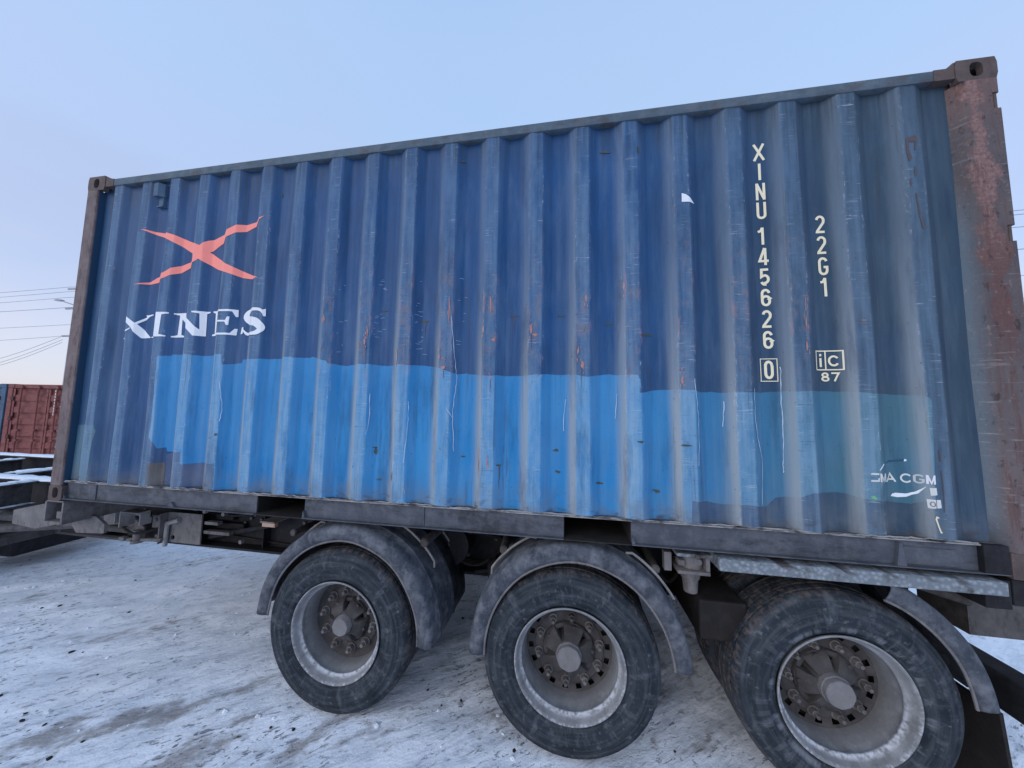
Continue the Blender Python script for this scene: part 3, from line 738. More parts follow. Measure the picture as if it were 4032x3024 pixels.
B_out = [(1.722, 3.256), (1.66, 3.243), (1.60, 3.232), (1.53, 3.222), (1.473, 3.212), (1.409, 3.187), (1.331, 3.158), (1.218, 3.114), (1.16, 3.076), (1.097, 3.030), (1.085, 2.973), (1.03, 2.958), (0.968, 2.943), (0.91, 2.918),
         (0.844, 2.883), (0.747, 2.857), (0.676, 2.823), (0.582, 2.797), (0.684, 2.806), (0.780, 2.818), (0.861, 2.842), (0.946, 2.876), (1.046, 2.914), (1.15, 2.963), (1.224, 3.021), (1.309, 3.075), (1.384, 3.120),
         (1.467, 3.150), (1.536, 3.170), (1.616, 3.198)]
decal("cross_emblem", [A_out, B_out], M_CORAL, off=0.0020)

# serif word XINES
Xl = [[(0.476, 2.548), (0.488, 2.572), (0.505, 2.572), (0.560, 2.540), (0.640, 2.490), (0.700, 2.425), (0.748, 2.384), (0.668, 2.381), (0.628, 2.425), (0.600, 2.462), (0.540, 2.508), (0.500, 2.530)],
      [(0.640, 2.486), (0.628, 2.496), (0.690, 2.548), (0.680, 2.560), (0.752, 2.567), (0.752, 2.560), (0.716, 2.550)],
      [(0.600, 2.462), (0.592, 2.450), (0.520, 2.418), (0.492, 2.384), (0.473, 2.380), (0.494, 2.412), (0.530, 2.436)]]
Il = [[(0.785, 2.573), (0.926, 2.571), (0.926, 2.561), (0.880, 2.552), (0.876, 2.402), (0.924, 2.393), (0.924, 2.384), (0.752, 2.384), (0.752, 2.392), (0.796, 2.401), (0.806, 2.553), (0.785, 2.563)]]
Nl = [[(0.950, 2.568), (1.055, 2.568), (1.215, 2.432), (1.208, 2.552), (1.150, 2.561), (1.150, 2.570), (1.274, 2.570), (1.274, 2.561), (1.246, 2.553), (1.250, 2.384), (1.180, 2.384), (1.022, 2.520), (1.026, 2.400), (1.060, 2.391), (1.060, 2.382), (0.949, 2.382), (0.949, 2.391), (0.992, 2.400), (0.996, 2.551), (0.950, 2.560)]]
El = [[(1.302, 2.571), (1.523, 2.573), (1.525, 2.520), (1.512, 2.520), (1.492, 2.558), (1.376, 2.558), (1.376, 2.494), (1.455, 2.492), (1.468, 2.518), (1.482, 2.518), (1.480, 2.455), (1.466, 2.455), (1.452, 2.480), (1.376, 2.481), (1.374, 2.400), (1.490, 2.398), (1.512, 2.432), (1.527, 2.432), (1.524, 2.384), (1.306, 2.386), (1.306, 2.395), (1.330, 2.402), (1.326, 2.553), (1.302, 2.562)]]
sp = spline([(1.765, 2.530, 0.012), (1.740, 2.558, 0.020), (1.690, 2.566, 0.022), (1.620, 2.556, 0.034), (1.592, 2.520, 0.050), (1.640, 2.488, 0.060), (1.712, 2.470, 0.060), (1.752, 2.430, 0.052), (1.728, 2.398, 0.034), (1.670, 2.388, 0.020), (1.610, 2.394, 0.020), (1.572, 2.424, 0.012)], 5)
Sl = stroke([(p[0], p[1]) for p in sp], [max(0.008, p[2]) for p in sp]) + [[(1.752, 2.556), (1.776, 2.566), (1.778, 2.512), (1.764, 2.512)], [(1.556, 2.392), (1.572, 2.398), (1.576, 2.444), (1.562, 2.444)]]
for nm, L in (("letter_x", Xl), ("letter_i", Il), ("letter_n", Nl), ("letter_e", El), ("letter_s", Sl)):
    decal(nm.split('_')[0] + "_" + nm[-1], L, M_WHITE, off=0.0020)

# condensed number column
def arc(cx, cy, rx, ry, a0, a1, n=7):
    return [(cx + rx * math.cos(math.radians(a0 + (a1 - a0) * i / n)), cy + ry * math.sin(math.radians(a0 + (a1 - a0) * i / n))) for i in range(n + 1)]
q = 0.13; qx = 0.15; rx, ry = 0.35, 0.22
GLYPH = {
    'X': [[(0.1, 0), (0.9, 1)], [(0.9, 0), (0.1, 1)]],
    'I': [[(0.5, 0), (0.5, 1)]],
    'N': [[(0.15, 0), (0.15, 1)], [(0.15, 0.97), (0.85, 0.03)], [(0.85, 0), (0.85, 1)]],
    'U': [[(0.15, 1)] + arc(0.5, 0.25, 0.35, 0.18, 180, 360, 8) + [(0.85, 1)]],
    '1': [[(0.12, 0.76), (0.40, 0.80), (0.58, 0.99)], [(0.58, 0), (0.58, 1)]],
    '4': [[(0.98, 0.24), (0.08, 0.24), (0.62, 0.99)], [(0.66, 0), (0.66, 0.98)]],
    '5': [[(0.88, 0.93), (0.20, 0.93), (0.18, 0.52)] + arc(0.5, 0.38, 0.35, 0.22, 140, -90, 8)[1:] + arc(0.5, 0.30, 0.35, 0.23, 270, 200, 4)[0:]],
    '6': [arc(0.5, 0.72, 0.35, 0.21, 10, 180, 7) + [(0.15, 0.3)] + arc(0.5, 0.28, 0.35, 0.21, 180, 360, 8) + [(0.85, 0.40)] + arc(0.5, 0.40, 0.35, 0.17, 0, 165, 6)],
    '2': [arc(0.5, 0.72, 0.35, 0.21, 170, -10, 8) + [(0.80, 0.58), (0.16, 0.12), (0.14, 0.07), (0.9, 0.07)]],
    '0': [arc(0.5, 0.70, 0.33, 0.23, 0, 180, 8) + arc(0.5, 0.30, 0.33, 0.23, 180, 360, 8) + [(0.83, 0.71)]],
    'G': [arc(0.5, 0.72, 0.36, 0.21, 15, 180, 7) + arc(0.5, 0.28, 0.36, 0.21, 180, 360, 8) + [(0.86, 0.45), (0.52, 0.45)]],
    '8': [arc(0.5, 0.73, 0.30, 0.20, 0, 360, 14), arc(0.5, 0.27, 0.36, 0.21, 0, 360, 14)],
    '7': [[(0.1, 0.93), (0.9, 0.93), (0.42, 0.0)]],
    'i': [[(0.5, 0), (0.5, 0.68)], [(0.5, 0.82), (0.5, 1.0)]],
    'c': [arc(0.55, 0.5, 0.42, 0.42, 35, 325, 14)],
    'C': [arc(0.55, 0.5, 0.45, 0.42, 38, 322, 14)],
    'M': [[(0.1, 0), (0.1, 1)], [(0.1, 0.97), (0.5, 0.1), (0.9, 0.97)], [(0.9, 0), (0.9, 1)]],
    'A': [[(0.05, 0), (0.5, 0.97), (0.95, 0)], [(0.22, 0.3), (0.78, 0.3)]],
    'T': [[(0.05, 0.93), (0.95, 0.93)], [(0.5, 0), (0.5, 0.93)]],
}
def glyph(ch, x, z, w, h, t):
    out = []
    for pl in GLYPH[ch]:
        pts = [(x + p[0] * w, z + p[1] * h) for p in pl]
        out += stroke(pts, t)
    return out
col_z = [3.325, 3.207, 3.088, 2.974, 2.824, 2.705, 2.586, 2.469, 2.348, 2.231]
for ch, z in zip("XINU145626", col_z):
    w = 0.062 if ch == 'X' else 0.050
    decal("number_letter" if ch.isalpha() else "number_digit", glyph(ch, 4.970 - w / 2 - (0.0 if ch != '1' else 0.004), z, w, 0.100, 0.0135), M_CREAM, off=0.0020)
decal("number_digit", glyph('0', 4.942, 2.065, 0.048, 0.102, 0.0140), M_CREAM, off=0.0020)
decal("check_box", stroke([(4.927, 2.054), (4.927, 2.176), (5.007, 2.176), (5.007, 2.054), (4.923, 2.054)], 0.0042), M_CREAM, off=0.0022)
for ch, z in zip("22G1", (2.868, 2.749, 2.629, 2.512)):
    decal("number_letter" if ch == 'G' else "number_digit", glyph(ch, 5.231, z, 0.048, 0.103, 0.0130), M_CREAM, off=0.0020)
decal("approval_mark", stroke([(5.190, 2.115), (5.190, 2.215), (5.310, 2.215), (5.310, 2.115), (5.187, 2.115)], 0.0062) + stroke([(5.237, 2.115), (5.237, 2.215)], 0.0062)
      + glyph('i', 5.204, 2.130, 0.022, 0.070, 0.0100) + glyph('c', 5.246, 2.133, 0.050, 0.058, 0.0100), M_CREAM, off=0.0022)
decal("number_digit", glyph('8', 5.212, 2.054, 0.040, 0.046, 0.0085), M_CREAM, off=0.0020)
decal("number_digit", glyph('7', 5.256, 2.054, 0.040, 0.046, 0.0085), M_CREAM, off=0.0020)
decal("torn_sticker", [[(4.540, 3.146), (4.562, 3.138), (4.590, 3.115), (4.614, 3.088), (4.575, 3.091), (4.539, 3.092)]], M_WHITE, off=0.0022)

# small line mark near the lower right corner
decal("brand_lettering", [[(5.382, 1.583), (5.419, 1.583), (5.419, 1.592), (5.388, 1.592)], [(5.382, 1.549), (5.419, 1.550), (5.419, 1.558), (5.384, 1.557)], [(5.413, 1.558), (5.420, 1.558), (5.420, 1.570), (5.413, 1.566)]]
      + glyph('M', 5.423, 1.549, 0.036, 0.042, 0.0078) + glyph('A', 5.461, 1.549, 0.052, 0.042, 0.0078) + glyph('C', 5.528, 1.547, 0.048, 0.045, 0.0085), M_DULLW, off=0.0020)
decal("brand_lettering", glyph('G', 5.580, 1.549, 0.033, 0.043, 0.0075), M_WORNG, off=0.0020, label="worn grey letter")
decal("brand_lettering", glyph('M', 5.617, 1.550, 0.027, 0.043, 0.0072), M_WHITE, off=0.0020)
decal("swoosh_mark", [[(5.484, 1.478), (5.494, 1.490), (5.507, 1.495), (5.551, 1.494), (5.583, 1.505), (5.617, 1.538), (5.592, 1.498), (5.550, 1.478), (5.514, 1.474)]], M_WHITE, off=0.0022)
decal("swoosh_mark", stroke([(5.422, 1.606), (5.434, 1.622), (5.450, 1.637)], [0.002, 0.006, 0.006]), M_WHITE, off=0.0022)
decal("swoosh_mark", [[(5.550, 1.652), (5.560, 1.653), (5.563, 1.660), (5.553, 1.664)]], M_WHITE, off=0.0022)
decal("swoosh_mark", [[(5.455, 1.637), (5.492, 1.655), (5.550, 1.663), (5.548, 1.651), (5.49, 1.645)]], M_DNAVY, off=0.0018)
decal("small_label", [[(5.624, 1.532), (5.646, 1.534), (5.648, 1.500), (5.626, 1.495)]], M_DULLW, off=0.0022)
decal("small_label", [[(5.614, 1.477), (5.660, 1.478), (5.662, 1.440), (5.616, 1.432)]], M_DULLW, off=0.0020)
decal("label_ring", stroke(arc(5.630, 1.455, 0.007, 0.011, 0, 360, 10), 0.004) + stroke([(5.6415, 1.436), (5.6415, 1.478)], 0.0022), M_INK, off=0.0026)
decal("paint_dab", stroke([(5.648, 1.392), (5.640, 1.396), (5.637, 1.385), (5.645, 1.350), (5.652, 1.325), (5.657, 1.324)], 0.006), M_CREAM, off=0.0022)
decal("paint_dab", [[(5.376, 1.476), (5.392, 1.482), (5.404, 1.470), (5.400, 1.462), (5.384, 1.464)]], M_GREEN, off=0.0022)

# wear: gouges, primer spots, long scratches, rust stains
def ragged(cx, cz, rx, rz, n=11):
    return [(cx + rx * random.uniform(0.45, 1.15) * math.cos(2 * PI * i / n), cz + rz * random.uniform(0.45, 1.15) * math.sin(2 * PI * i / n)) for i in range(n)]
GASH = [(2.691, 2.525), (2.964, 2.451), (2.655, 1.622), (2.695, 1.417), (3.256, 1.587), (3.566, 2.46), (3.847, 2.458), (4.13, 2.398), (4.343, 2.323), (3.491, 1.545), (3.818, 1.645), (3.842, 1.522),
        (4.072, 1.468), (4.294, 1.708), (4.374, 1.441), (4.536, 1.702), (4.387, 1.441), (3.212, 3.515), (4.125, 3.479), (1.455, 1.671)]
gp_ = []
for k, (x, z) in enumerate(GASH):
    big = k in (1, 5, 7, 8, 15, 18)
    for _ in range(2):
        gp_.append(ragged(x + random.uniform(-0.012, 0.012), z + random.uniform(-0.005, 0.005), random.uniform(0.016, 0.028) * (1.4 if big else 0.8), random.uniform(0.004, 0.007)))
gp_ += [ragged(1.814, 3.43, 0.004, 0.03), ragged(4.307, 3.45, 0.006, 0.03), ragged(2.80, 1.45, 0.005, 0.03), ragged(2.66, 1.60, 0.012, 0.025)]
decal("gouge_marks", gp_, M_GASH, off=0.0024)["kind"] = "stuff"
ORANGE = [(3.374, 2.372, .006, .03), (3.419, 2.532, .006, .05), (3.437, 2.31, .014, .012), (3.671, 2.368, .008, .035), (3.692, 2.334, .018, .01), (3.952, 2.229, .006, .028), (3.976, 2.147, .012, .03), (4.214, 2.609, .006, .025),
          (3.997, 2.551, .007, .025), (3.425, 2.075, .004, .03), (3.419, 1.545, .006, .04), (3.358, 1.57, .004, .12), (2.569, 2.314, .008, .03), (2.586, 2.378, .006, .04), (3.091, 2.207, .006, .03), (3.121, 2.136, .02, .012),
          (2.803, 2.21, .005, .05), (2.251, 2.104, .012, .006), (3.149, 2.525, .004, .12), (2.256, 2.472, .01, .03), (4.518, 2.06, .008, .03), (5.391, 2.366, .014, .003), (5.133, 2.367, .003, .05), (5.131, 2.239, .004, .03), (5.135, 2.46, .002, .05)]
decal("primer_spots", [ragged(x, z, a, b) for x, z, a, b in ORANGE] + [ragged(x + random.uniform(-.012, .012), z + random.uniform(-.06, .06), a * random.uniform(.2, .5), b * random.uniform(.15, .5)) for x, z, a, b in ORANGE for _ in range(4)], M_PRIMER, off=0.0022)["kind"] = "stuff"
SCR = [[(4.581, 2.066), (4.593, 1.921), (4.6, 1.815), (4.592, 1.593)], [(4.882, 2.011), (4.878, 1.882), (4.886, 1.748), (4.905, 1.64), (4.895, 1.404)], [(5.019, 2.131), (5.014, 1.933), (5.017, 1.793), (5.01, 1.642), (5.011, 1.571)],
       [(4.737, 1.942), (4.729, 1.804)], [(3.165, 2.461), (3.192, 2.172), (3.204, 2.042), (3.191, 1.87), (3.2, 1.617)], [(3.152, 1.886), (3.187, 1.827)], [(2.622, 1.969), (2.625, 1.817), (2.608, 1.702)],
       [(2.897, 1.918), (2.898, 1.779), (2.884, 1.539)], [(3.877, 1.946), (3.866, 1.759)], [(1.468, 2.053), (1.492, 1.87), (1.484, 1.765)], [(4.172, 1.981), (4.16, 1.838)]]
sp_ = []
for s in SCR:
    c = spline([(x, z) for x, z in s], 6)
    c = [(x + random.uniform(-0.0025, 0.0025), z) for x, z in c]
    sp_ += stroke(c, [0.0036 * random.uniform(0.4, 1.2) for _ in c])
for k in range(46):                                          # short hairlines beside the rubbed crests
    x = X0 + PITCH * random.choice((7, 8, 9, 10, 8, 9)) + 0.06 + random.uniform(0, 0.06); z = random.uniform(2.2, 2.75); L = random.uniform(0.006, 0.03)
    sp_ += stroke([(x, z), (x + L, z + random.uniform(-0.003, 0.003))], 0.0013)
decal("long_scratches", sp_, M_SCRATCH, off=0.0023)["kind"] = "stuff"
decal("rust_stains", [[(5.642, 3.335), (5.690, 3.352), (5.696, 3.32), (5.684, 3.268), (5.676, 3.262), (5.684, 3.312), (5.656, 3.316), (5.652, 3.27), (5.664, 3.225), (5.650, 3.205), (5.640, 3.26)],
      ragged(5.673, 3.15, 0.006, 0.035), ragged(5.648, 3.09, 0.005, 0.03), [(5.664, 3.03), (5.670, 3.03), (5.682, 2.90), (5.694, 2.84), (5.684, 2.835), (5.672, 2.92)],
      stroke([(5.668, 1.715), (5.672, 1.66), (5.671, 1.62)], 0.007)[0], stroke([(5.671, 1.62), (5.675, 1.52), (5.672, 1.42)], 0.004)[0], stroke([(5.675, 1.52), (5.672, 1.42)], 0.004)[0]], M_STAIN, off=0.0020)["kind"] = "stuff"

rr_ = []
for x, z, a, b in ORANGE[:18:3]:
    for _ in range(1):
        xx = x + random.uniform(-0.012, 0.012); L = random.uniform(0.05, 0.20)
        pts = [(xx + random.uniform(-0.002, 0.002), z - b * 0.5 - L * t / 4) for t in range(5)]
        rr_ += stroke(pts, [0.004, 0.0035, 0.003, 0.002, 0.001])
for x, z in GASH[1:12:4]:
    xx = x + random.uniform(-0.01, 0.01); L = random.uniform(0.06, 0.16)
    rr_ += stroke([(xx + random.uniform(-0.002, 0.002), z - L * t / 4) for t in range(5)], [0.008, 0.006, 0.005, 0.003, 0.0015])
decal("rust_runs", rr_, M_STAIN, off=0.0016)["kind"] = "stuff"

# ventilator box high on the left
bm = b_new()
add_prism(bm, [(0.676, 0.058), (0.680, 0.004), (0.724, 0.002), (0.752, 0.030), (0.754, 0.058)], 'z', 3.508, 3.614)
add_prism(bm, [(0.690, 0.058), (0.692, 0.024), (0.750, 0.022), (0.765, 0.058)], 'z', 3.428, 3.438)
add_prism(bm, [(0.696, 0.058), (0.698, 0.034), (0.742, 0.032), (0.748, 0.058)], 'z', 3.438, 3.508)
link("ventilator", bm, M_SLATE, BOX)

# rails
bm = b_new()
add_box(bm, 0.180, 5.880, 0.006, 0.066, 3.640, 3.699, 0.005)
link("top_rail", bm, M_RAIL_T, BOX, sm=True)
bm = b_new()
segs = [(0.13, 1.820), (2.188, 3.870), (4.238, 5.90)]
for a, b in segs:
    add_box(bm, a, b, 0.030, 0.036, 1.158, 1.284)                     # web
    add_box(bm, a, b, 0.004, 0.0295, 1.152, 1.1578, 0.001)            # lower lip
    if a < 5: add_prism(bm, [(a + 0.0, 1.158), (a + 0.02, 1.158), (a + 0.004, 1.20)], 'y', 0.010, 0.0295)
for xs_ in (0.415, 3.02):
    add_box(bm, xs_ - 0.004, xs_ + 0.004, 0.024, 0.0298, 1.16, 1.275)
add_prism(bm, [(1.10, 1.1585), (1.16, 1.1585), (1.13, 1.19)], 'y', 0.012, 0.0295)
add_prism(bm, [(5.46, 1.1585), (5.50, 1.1585), (5.485, 1.265), (5.475, 1.265)], 'y', 0.008, 0.0295)
add_box(bm, 5.50, 5.72, 0.024, 0.0292, 1.165, 1.245, 0.002)
link("bottom_rail", bm, M_RAIL_B, BOX)
bm = b_new(); add_box(bm, 5.800, 5.897, 0.0015, 0.0285, 1.160, 1.286, 0.002); link("dark_gap_plate", bm, M_DARK, BOX)  # black plate added where there is only a dark gap before the post
bm = b_new()                                                          # wavy pale weld line on top of the rail
N = 240; pts = []
for i in range(N):
    x = 0.12 + (5.795 - 0.12) * i / (N - 1)
    pts.append((x, 0.016 + random.uniform(-0.004, 0.004), 1.2875 + random.uniform(-0.0035, 0.0035) + 0.003 * math.sin(x * 7)))
add_tube(bm, pts, 0.0044, 5)
add_box(bm, 0.12, 5.88, 0.010, 0.060, 1.2782, 1.2838)
link("weld_seam", bm, M_SEAM, BOX)
for a, b in ((1.824, 2.184), (3.874, 4.234)):                          # fork pockets
    bm = b_new()
    add_box(bm, a - 0.006, a - 0.0005, 0.037, 2.40, 1.158, 1.278); add_box(bm, b + 0.0005, b + 0.006, 0.037, 2.40, 1.158, 1.278)
    add_box(bm, a, b, 0.004, 2.40, 1.1522, 1.1575)
    add_box(bm, a + 0.02, b - 0.02, 1.1, 1.12, 1.16, 1.275)
    link("fork_pocket", bm, M_UNDER, BOX)

# corner posts
pl = [(0.002, 0.12), (0.002, 0.004), (0.008, 0.0), (0.108, 0.0), (0.114, 0.006), (0.118, 0.052), (0.118, 0.12)]
bm = b_new(); add_prism(bm, pl, 'z', 1.258, 3.613); link("corner_post", bm, M_POSTL, BOX)
bm = b_new()
segz = [(1.258, 2.034, 0), (2.034, 2.125, 1), (2.125, 2.742, 0), (2.742, 2.825, 1), (2.825, 3.445, 0), (3.445, 3.533, 1), (3.533, 3.613, 2)]
for a, b, k in segz:
    if k == 1: pr = [(5.866, 0.12), (5.868, 0.052), (5.905, 0.010), (5.918, 0.0), (6.024, 0.0), (6.026, 0.026), (6.057, 0.026), (6.057, 0.12)]
    else:
        xr = 6.060 if k == 0 else 6.056
        pr = [(5.866, 0.12), (5.868, 0.052), (5.905, 0.010), (5.918, 0.0), (xr - 0.006, 0.0), (xr, 0.006), (xr, 0.12)]
    add_prism(bm, pr, 'z', a, b)
bmesh.ops.remove_doubles(bm, verts=bm.verts, dist=1e-5)
rp = link("corner_post", bm, M_POSTR, BOX)
for a, b, k in segz:
    if k == 1:
        bm = b_new(); add_cyl(bm, (6.042, 0.0135, a + 0.001), (6.042, 0.0135, b - 0.001), 0.009, seg=10); link("hinge_pin", bm, M_CAST, rp)
for xa, xb in ((0.002, 0.118), (5.868, 6.056)):
    bm = b_new(); add_box(bm, xa, xb, 2.318, 2.436, 1.258, 3.613, 0.006); link("corner_post", bm, M_POST, BOX)

def casting(x0, x1, y0, y1, z0, z1, front_y, top=True):
    bm = b_new()
    def plate(c, u, v, n, w, h, hw, hh, th):
        c, u, v, n = Vector(c), Vector(u), Vector(v), Vector(n); N = 20
        inner, outer = [], []
        for i in range(N):
            t = 2 * PI * i / N; ct, st = math.cos(t), math.sin(t)
            e = 2.6
            ix = hw / 2 * math.copysign(abs(ct) ** (2 / e), ct); iy = hh / 2 * math.copysign(abs(st) ** (2 / e), st)
            k = 1 / max(abs(ct) / (w / 2), abs(st) / (h / 2)); ox, oy = ct * k, st * k
            rr = 0.012
            inner.append((ix, iy)); outer.append((ox, oy))
        F0 = [bm.verts.new(c + u * a + v * b) for a, b in inner]; F1 = [bm.verts.new(c + u * a + v * b) for a, b in outer]
        B0 = [bm.verts.new(c + u * a + v * b - n * th) for a, b in inner]; B1 = [bm.verts.new(c + u * a + v * b - n * th) for a, b in outer]
        fs = []
        for i in range(N):
            j = (i + 1) % N
            fs += [bm.faces.new((F0[i], F1[i], F1[j], F0[j])), bm.faces.new((B0[i], B0[j], B1[j], B1[i])), bm.faces.new((F0[i], F0[j], B0[j], B0[i])), bm.faces.new((F1[i], B1[i], B1[j], F1[j]))]
        bmesh.ops.recalc_face_normals(bm, faces=fs)
    w, h, d = x1 - x0, z1 - z0, y1 - y0; cx, cz, cy = (x0 + x1) / 2, (z0 + z1) / 2, (y0 + y1) / 2
    s = -1 if front_y == y0 else 1
    plate((cx, front_y, cz), (1, 0, 0), (0, 0, 1), (0, s, 0), w, h, 0.058, 0.080, 0.028)
    plate((cx, cy - s * 0.0141, z1 if top else z0), (1, 0, 0), (0, 1, 0), (0, 0, 1 if top else -1), w, d - 0.0285, 0.060, 0.110, 0.028)
    endx = x0 if x0 < 1 else x1
    zc0, zc1 = (z0, z1 - 0.0285) if top else (z0 + 0.0285, z1)
    plate((endx, cy - s * 0.0141, (zc0 + zc1) / 2), (0, 1, 0), (0, 0, 1), (-1 if x0 < 1 else 1, 0, 0), d - 0.0285, zc1 - zc0, 0.058, 0.060, 0.028)
    ix = x1 if x0 < 1 else x0
    add_box(bm, *((ix - 0.010, ix - 0.0005) if x0 < 1 else (ix + 0.0005, ix + 0.010)), y0 + 0.029, y1 - 0.029, z0 + 0.029, z1 - 0.029)
    add_box(bm, x0 + 0.03, x1 - 0.012, *((y1 - 0.010, y1 - 0.001) if front_y == y0 else (y0 + 0.001, y0 + 0.010)), z0 + 0.029, z1 - 0.029)
    return link("corner_casting", bm, M_CAST, BOX)
for xa, xb in ((0.0, 0.178), (5.880, 6.058)):
    xb_ = (xa + 0.120) if xa < 1 else xb
    for top in (True, False):
        za, zb = (3.613, 3.731) if top else (1.14, 1.258)
        x_a, x_b = (xa, xb)
        if not top: x_a, x_b = ((0.0, 0.130) if xa < 1 else (5.90, 6.058))
        casting(x_a, x_b, 0.0, 0.162, za, zb, 0.0, top)
        casting(x_a, x_b, 2.276, 2.438, za, zb, 2.438, top)
bm = b_new()
add_prism(bm, [(0.1785, 3.7285), (0.1785, 3.6365), (0.26, 3.6365), (0.26, 3.6985), (0.225, 3.6985)], 'y', 0.0035, 0.06)
add_prism(bm, [(5.8795, 3.7285), (5.8795, 3.6365), (5.79, 3.6365), (5.79, 3.6985), (5.845, 3.6985)], 'y', 0.0035, 0.06)
link_each("rail_gusset", bm, M_CAST, BOX)
for xa, xb in ((0.085, 0.150), (5.835, 5.905)):
    bm = b_new(); add_box(bm, xa, xb, 0.053, 0.110, 3.590, 3.655); link("header_block", bm, M_CAST, BOX)
# roof, floor, other sides
bm = b_new()
n = 40; top_l = []
for i in range(n + 1):
    x = 0.19 + (5.87 - 0.19) * i / n; top_l.append((x, 3.690 + (0.012 if i % 2 else 0.0)))
for (xa, za), (xb, zb) in zip(top_l, top_l[1:]):
    q4 = [bm.verts.new(p) for p in ((xa, 0.062, za), (xb, 0.062, zb), (xb, 2.376, zb), (xa, 2.376, za))]; bm.faces.new(q4)
link("roof", bm, M_RAIL_T, BOX)
bm = b_new(); add_box(bm, 0.12, 5.93, 0.062, 2.376, 1.285, 1.315); link("floor", bm, M_UNDER, BOX)
for k in range(17):
    x = 0.30 + k * 0.34
    if any(a - 0.06 < x < b + 0.06 for a, b in ((1.824, 2.184), (3.874, 4.234))): continue
    bm = b_new(); add_box(bm, x - 0.022, x + 0.022, 0.05, 2.39, 1.165, 1.2845); link("floor_joist", bm, M_UNDER, BOX)
bm = b_new(); add_box(bm, 0.13, 5.90, 2.372, 2.434, 1.152, 1.30); link("bottom_rail", bm, M_RAIL_B, BOX)
bm = b_new(); add_box(bm, 0.18, 5.88, 2.372, 2.432, 3.640, 3.699); link("top_rail", bm, M_RAIL_T, BOX)
bm = b_new()
pts = [(x, 2.438 - prof(x)) for x in gx]
for (xa, ya), (xb, yb) in zip(pts, pts[1:]):
    bm.faces.new([bm.verts.new(p) for p in ((xa, ya, 1.29), (xb, yb, 1.29), (xb, yb, 3.65), (xa, ya, 3.65))])
link("side_panel", bm, M_BLUE, BOX)
bm = b_new()
for k in range(10):
    y = 0.119 + k * 0.22
    for (ya, xa), (yb, xb) in zip(((y, .06), (y + .05, .06), (y + .11, .02), (y + .16, .02)), ((y + .05, .06), (y + .11, .02), (y + .16, .02), (y + .22, .06))):
        bm.faces.new([bm.verts.new(p) for p in ((xa, ya, 1.26), (xb, yb, 1.26), (xb, yb, 3.70), (xa, ya, 3.70))])
link("end_wall", bm, M_BLUE, BOX)
for ya, yb in ((0.121, 1.215), (1.223, 2.317)):
    bm = b_new(); add_box(bm, 6.00, 6.045, ya, yb, 1.27, 3.66, 0.008); door = link("door", bm, M_BLUE, BOX)
    for y in (ya + 0.25, yb - 0.25):
        bm = b_new(); add_cyl(bm, (6.07, y, 1.24), (6.07, y, 3.68), 0.017, seg=10); add_box(bm, 6.05, 6.085, y - 0.03, y + 0.03, 1.9, 1.96); link("lock_rod", bm, M_GREY, door)
for za, zb in ((1.15, 1.262), (3.665, 3.72)):
    bm = b_new(); add_box(bm, 5.99, 6.05, 0.1655, 2.272, za, zb, 0.004); link("door_sill" if za < 2 else "door_header", bm, M_CAST, BOX)
    bm = b_new(); add_box(bm, 0.005, 0.06, 0.1655, 2.272, za, zb, 0.004); link("end_rail", bm, M_CAST, BOX)

# ------------------------------------------------------------------ trailer
TR = thing("container_trailer", "long dark steel skeletal trailer with three twin wheel axles under the blue container", "trailer", (3.0, 1.219, 0.0))
TOPZ = 1.06
for yc, nm in ((0.755, "main_beam"), (1.683, "main_beam")):
    bm = b_new()
    zt = TOPZ if yc < 1 else 1.10
    add_box(bm, -5.5, 6.10, yc - 0.006, yc + 0.006, 0.61, zt - 0.0155)
    add_box(bm, -5.5, 6.10, yc - 0.085, yc + 0.085, zt - 0.015, zt)
    add_box(bm, -1.1, 6.10, yc - 0.105, yc + 0.105, 0.590, 0.6095)
    for k in range(14):
        x = -5.2 + k * 0.42
        add_cyl(bm, (x, yc - 0.0065, 0.93), (x, yc - 0.0075, 0.93), 0.022, seg=10)
    for k in range(8):
        x = 0.5 + k * 0.72
        add_box(bm, x - 0.004, x + 0.004, yc - 0.08, yc - 0.0065, 0.615, zt - 0.018)
    link("main_beam", bm, M_DARK, TR)
def snow_strip(x0, x1, y0, y1, z, h=0.020, n=24, along='x'):
    bm = b_new(); rows = []
    for i in range(n + 1):
        t = i / n; row = []
        for j, (s, hh) in enumerate(((0, 0.0), (0.06, 0.7), (0.5, 1.0), (0.94, 0.7), (1, 0.0))):
            jit = random.uniform(-0.010, 0.004) * (1 if j == 4 else -1) if j in (0, 4) else 0
            x = x0 + (x1 - x0) * (t if along == 'x' else s); y = y0 + (y1 - y0) * (s if along == 'x' else t)
            if along == 'x': y += jit
            else: x += jit
            row.append(bm.verts.new((x, y, z + 0.0015 + hh * h * random.uniform(0.45, 1.3))))
        rows.append(row)
    for A, B in zip(rows, rows[1:]):
        for j in range(4): bm.faces.new((A[j], A[j + 1], B[j + 1], B[j]))
    bmesh.ops.recalc_face_normals(bm, faces=list(bm.faces))
    for f in bm.faces:
        if f.normal.z < 0: f.normal_flip()
    return link("snow_cap", bm, M_CAPSNOW, TR, sm=True, ang=80)
snow_strip(-5.5, -0.03, 0.675, 0.835, TOPZ, n=60)
snow_strip(-5.5, -0.30, 1.603, 1.763, 1.10, n=60)
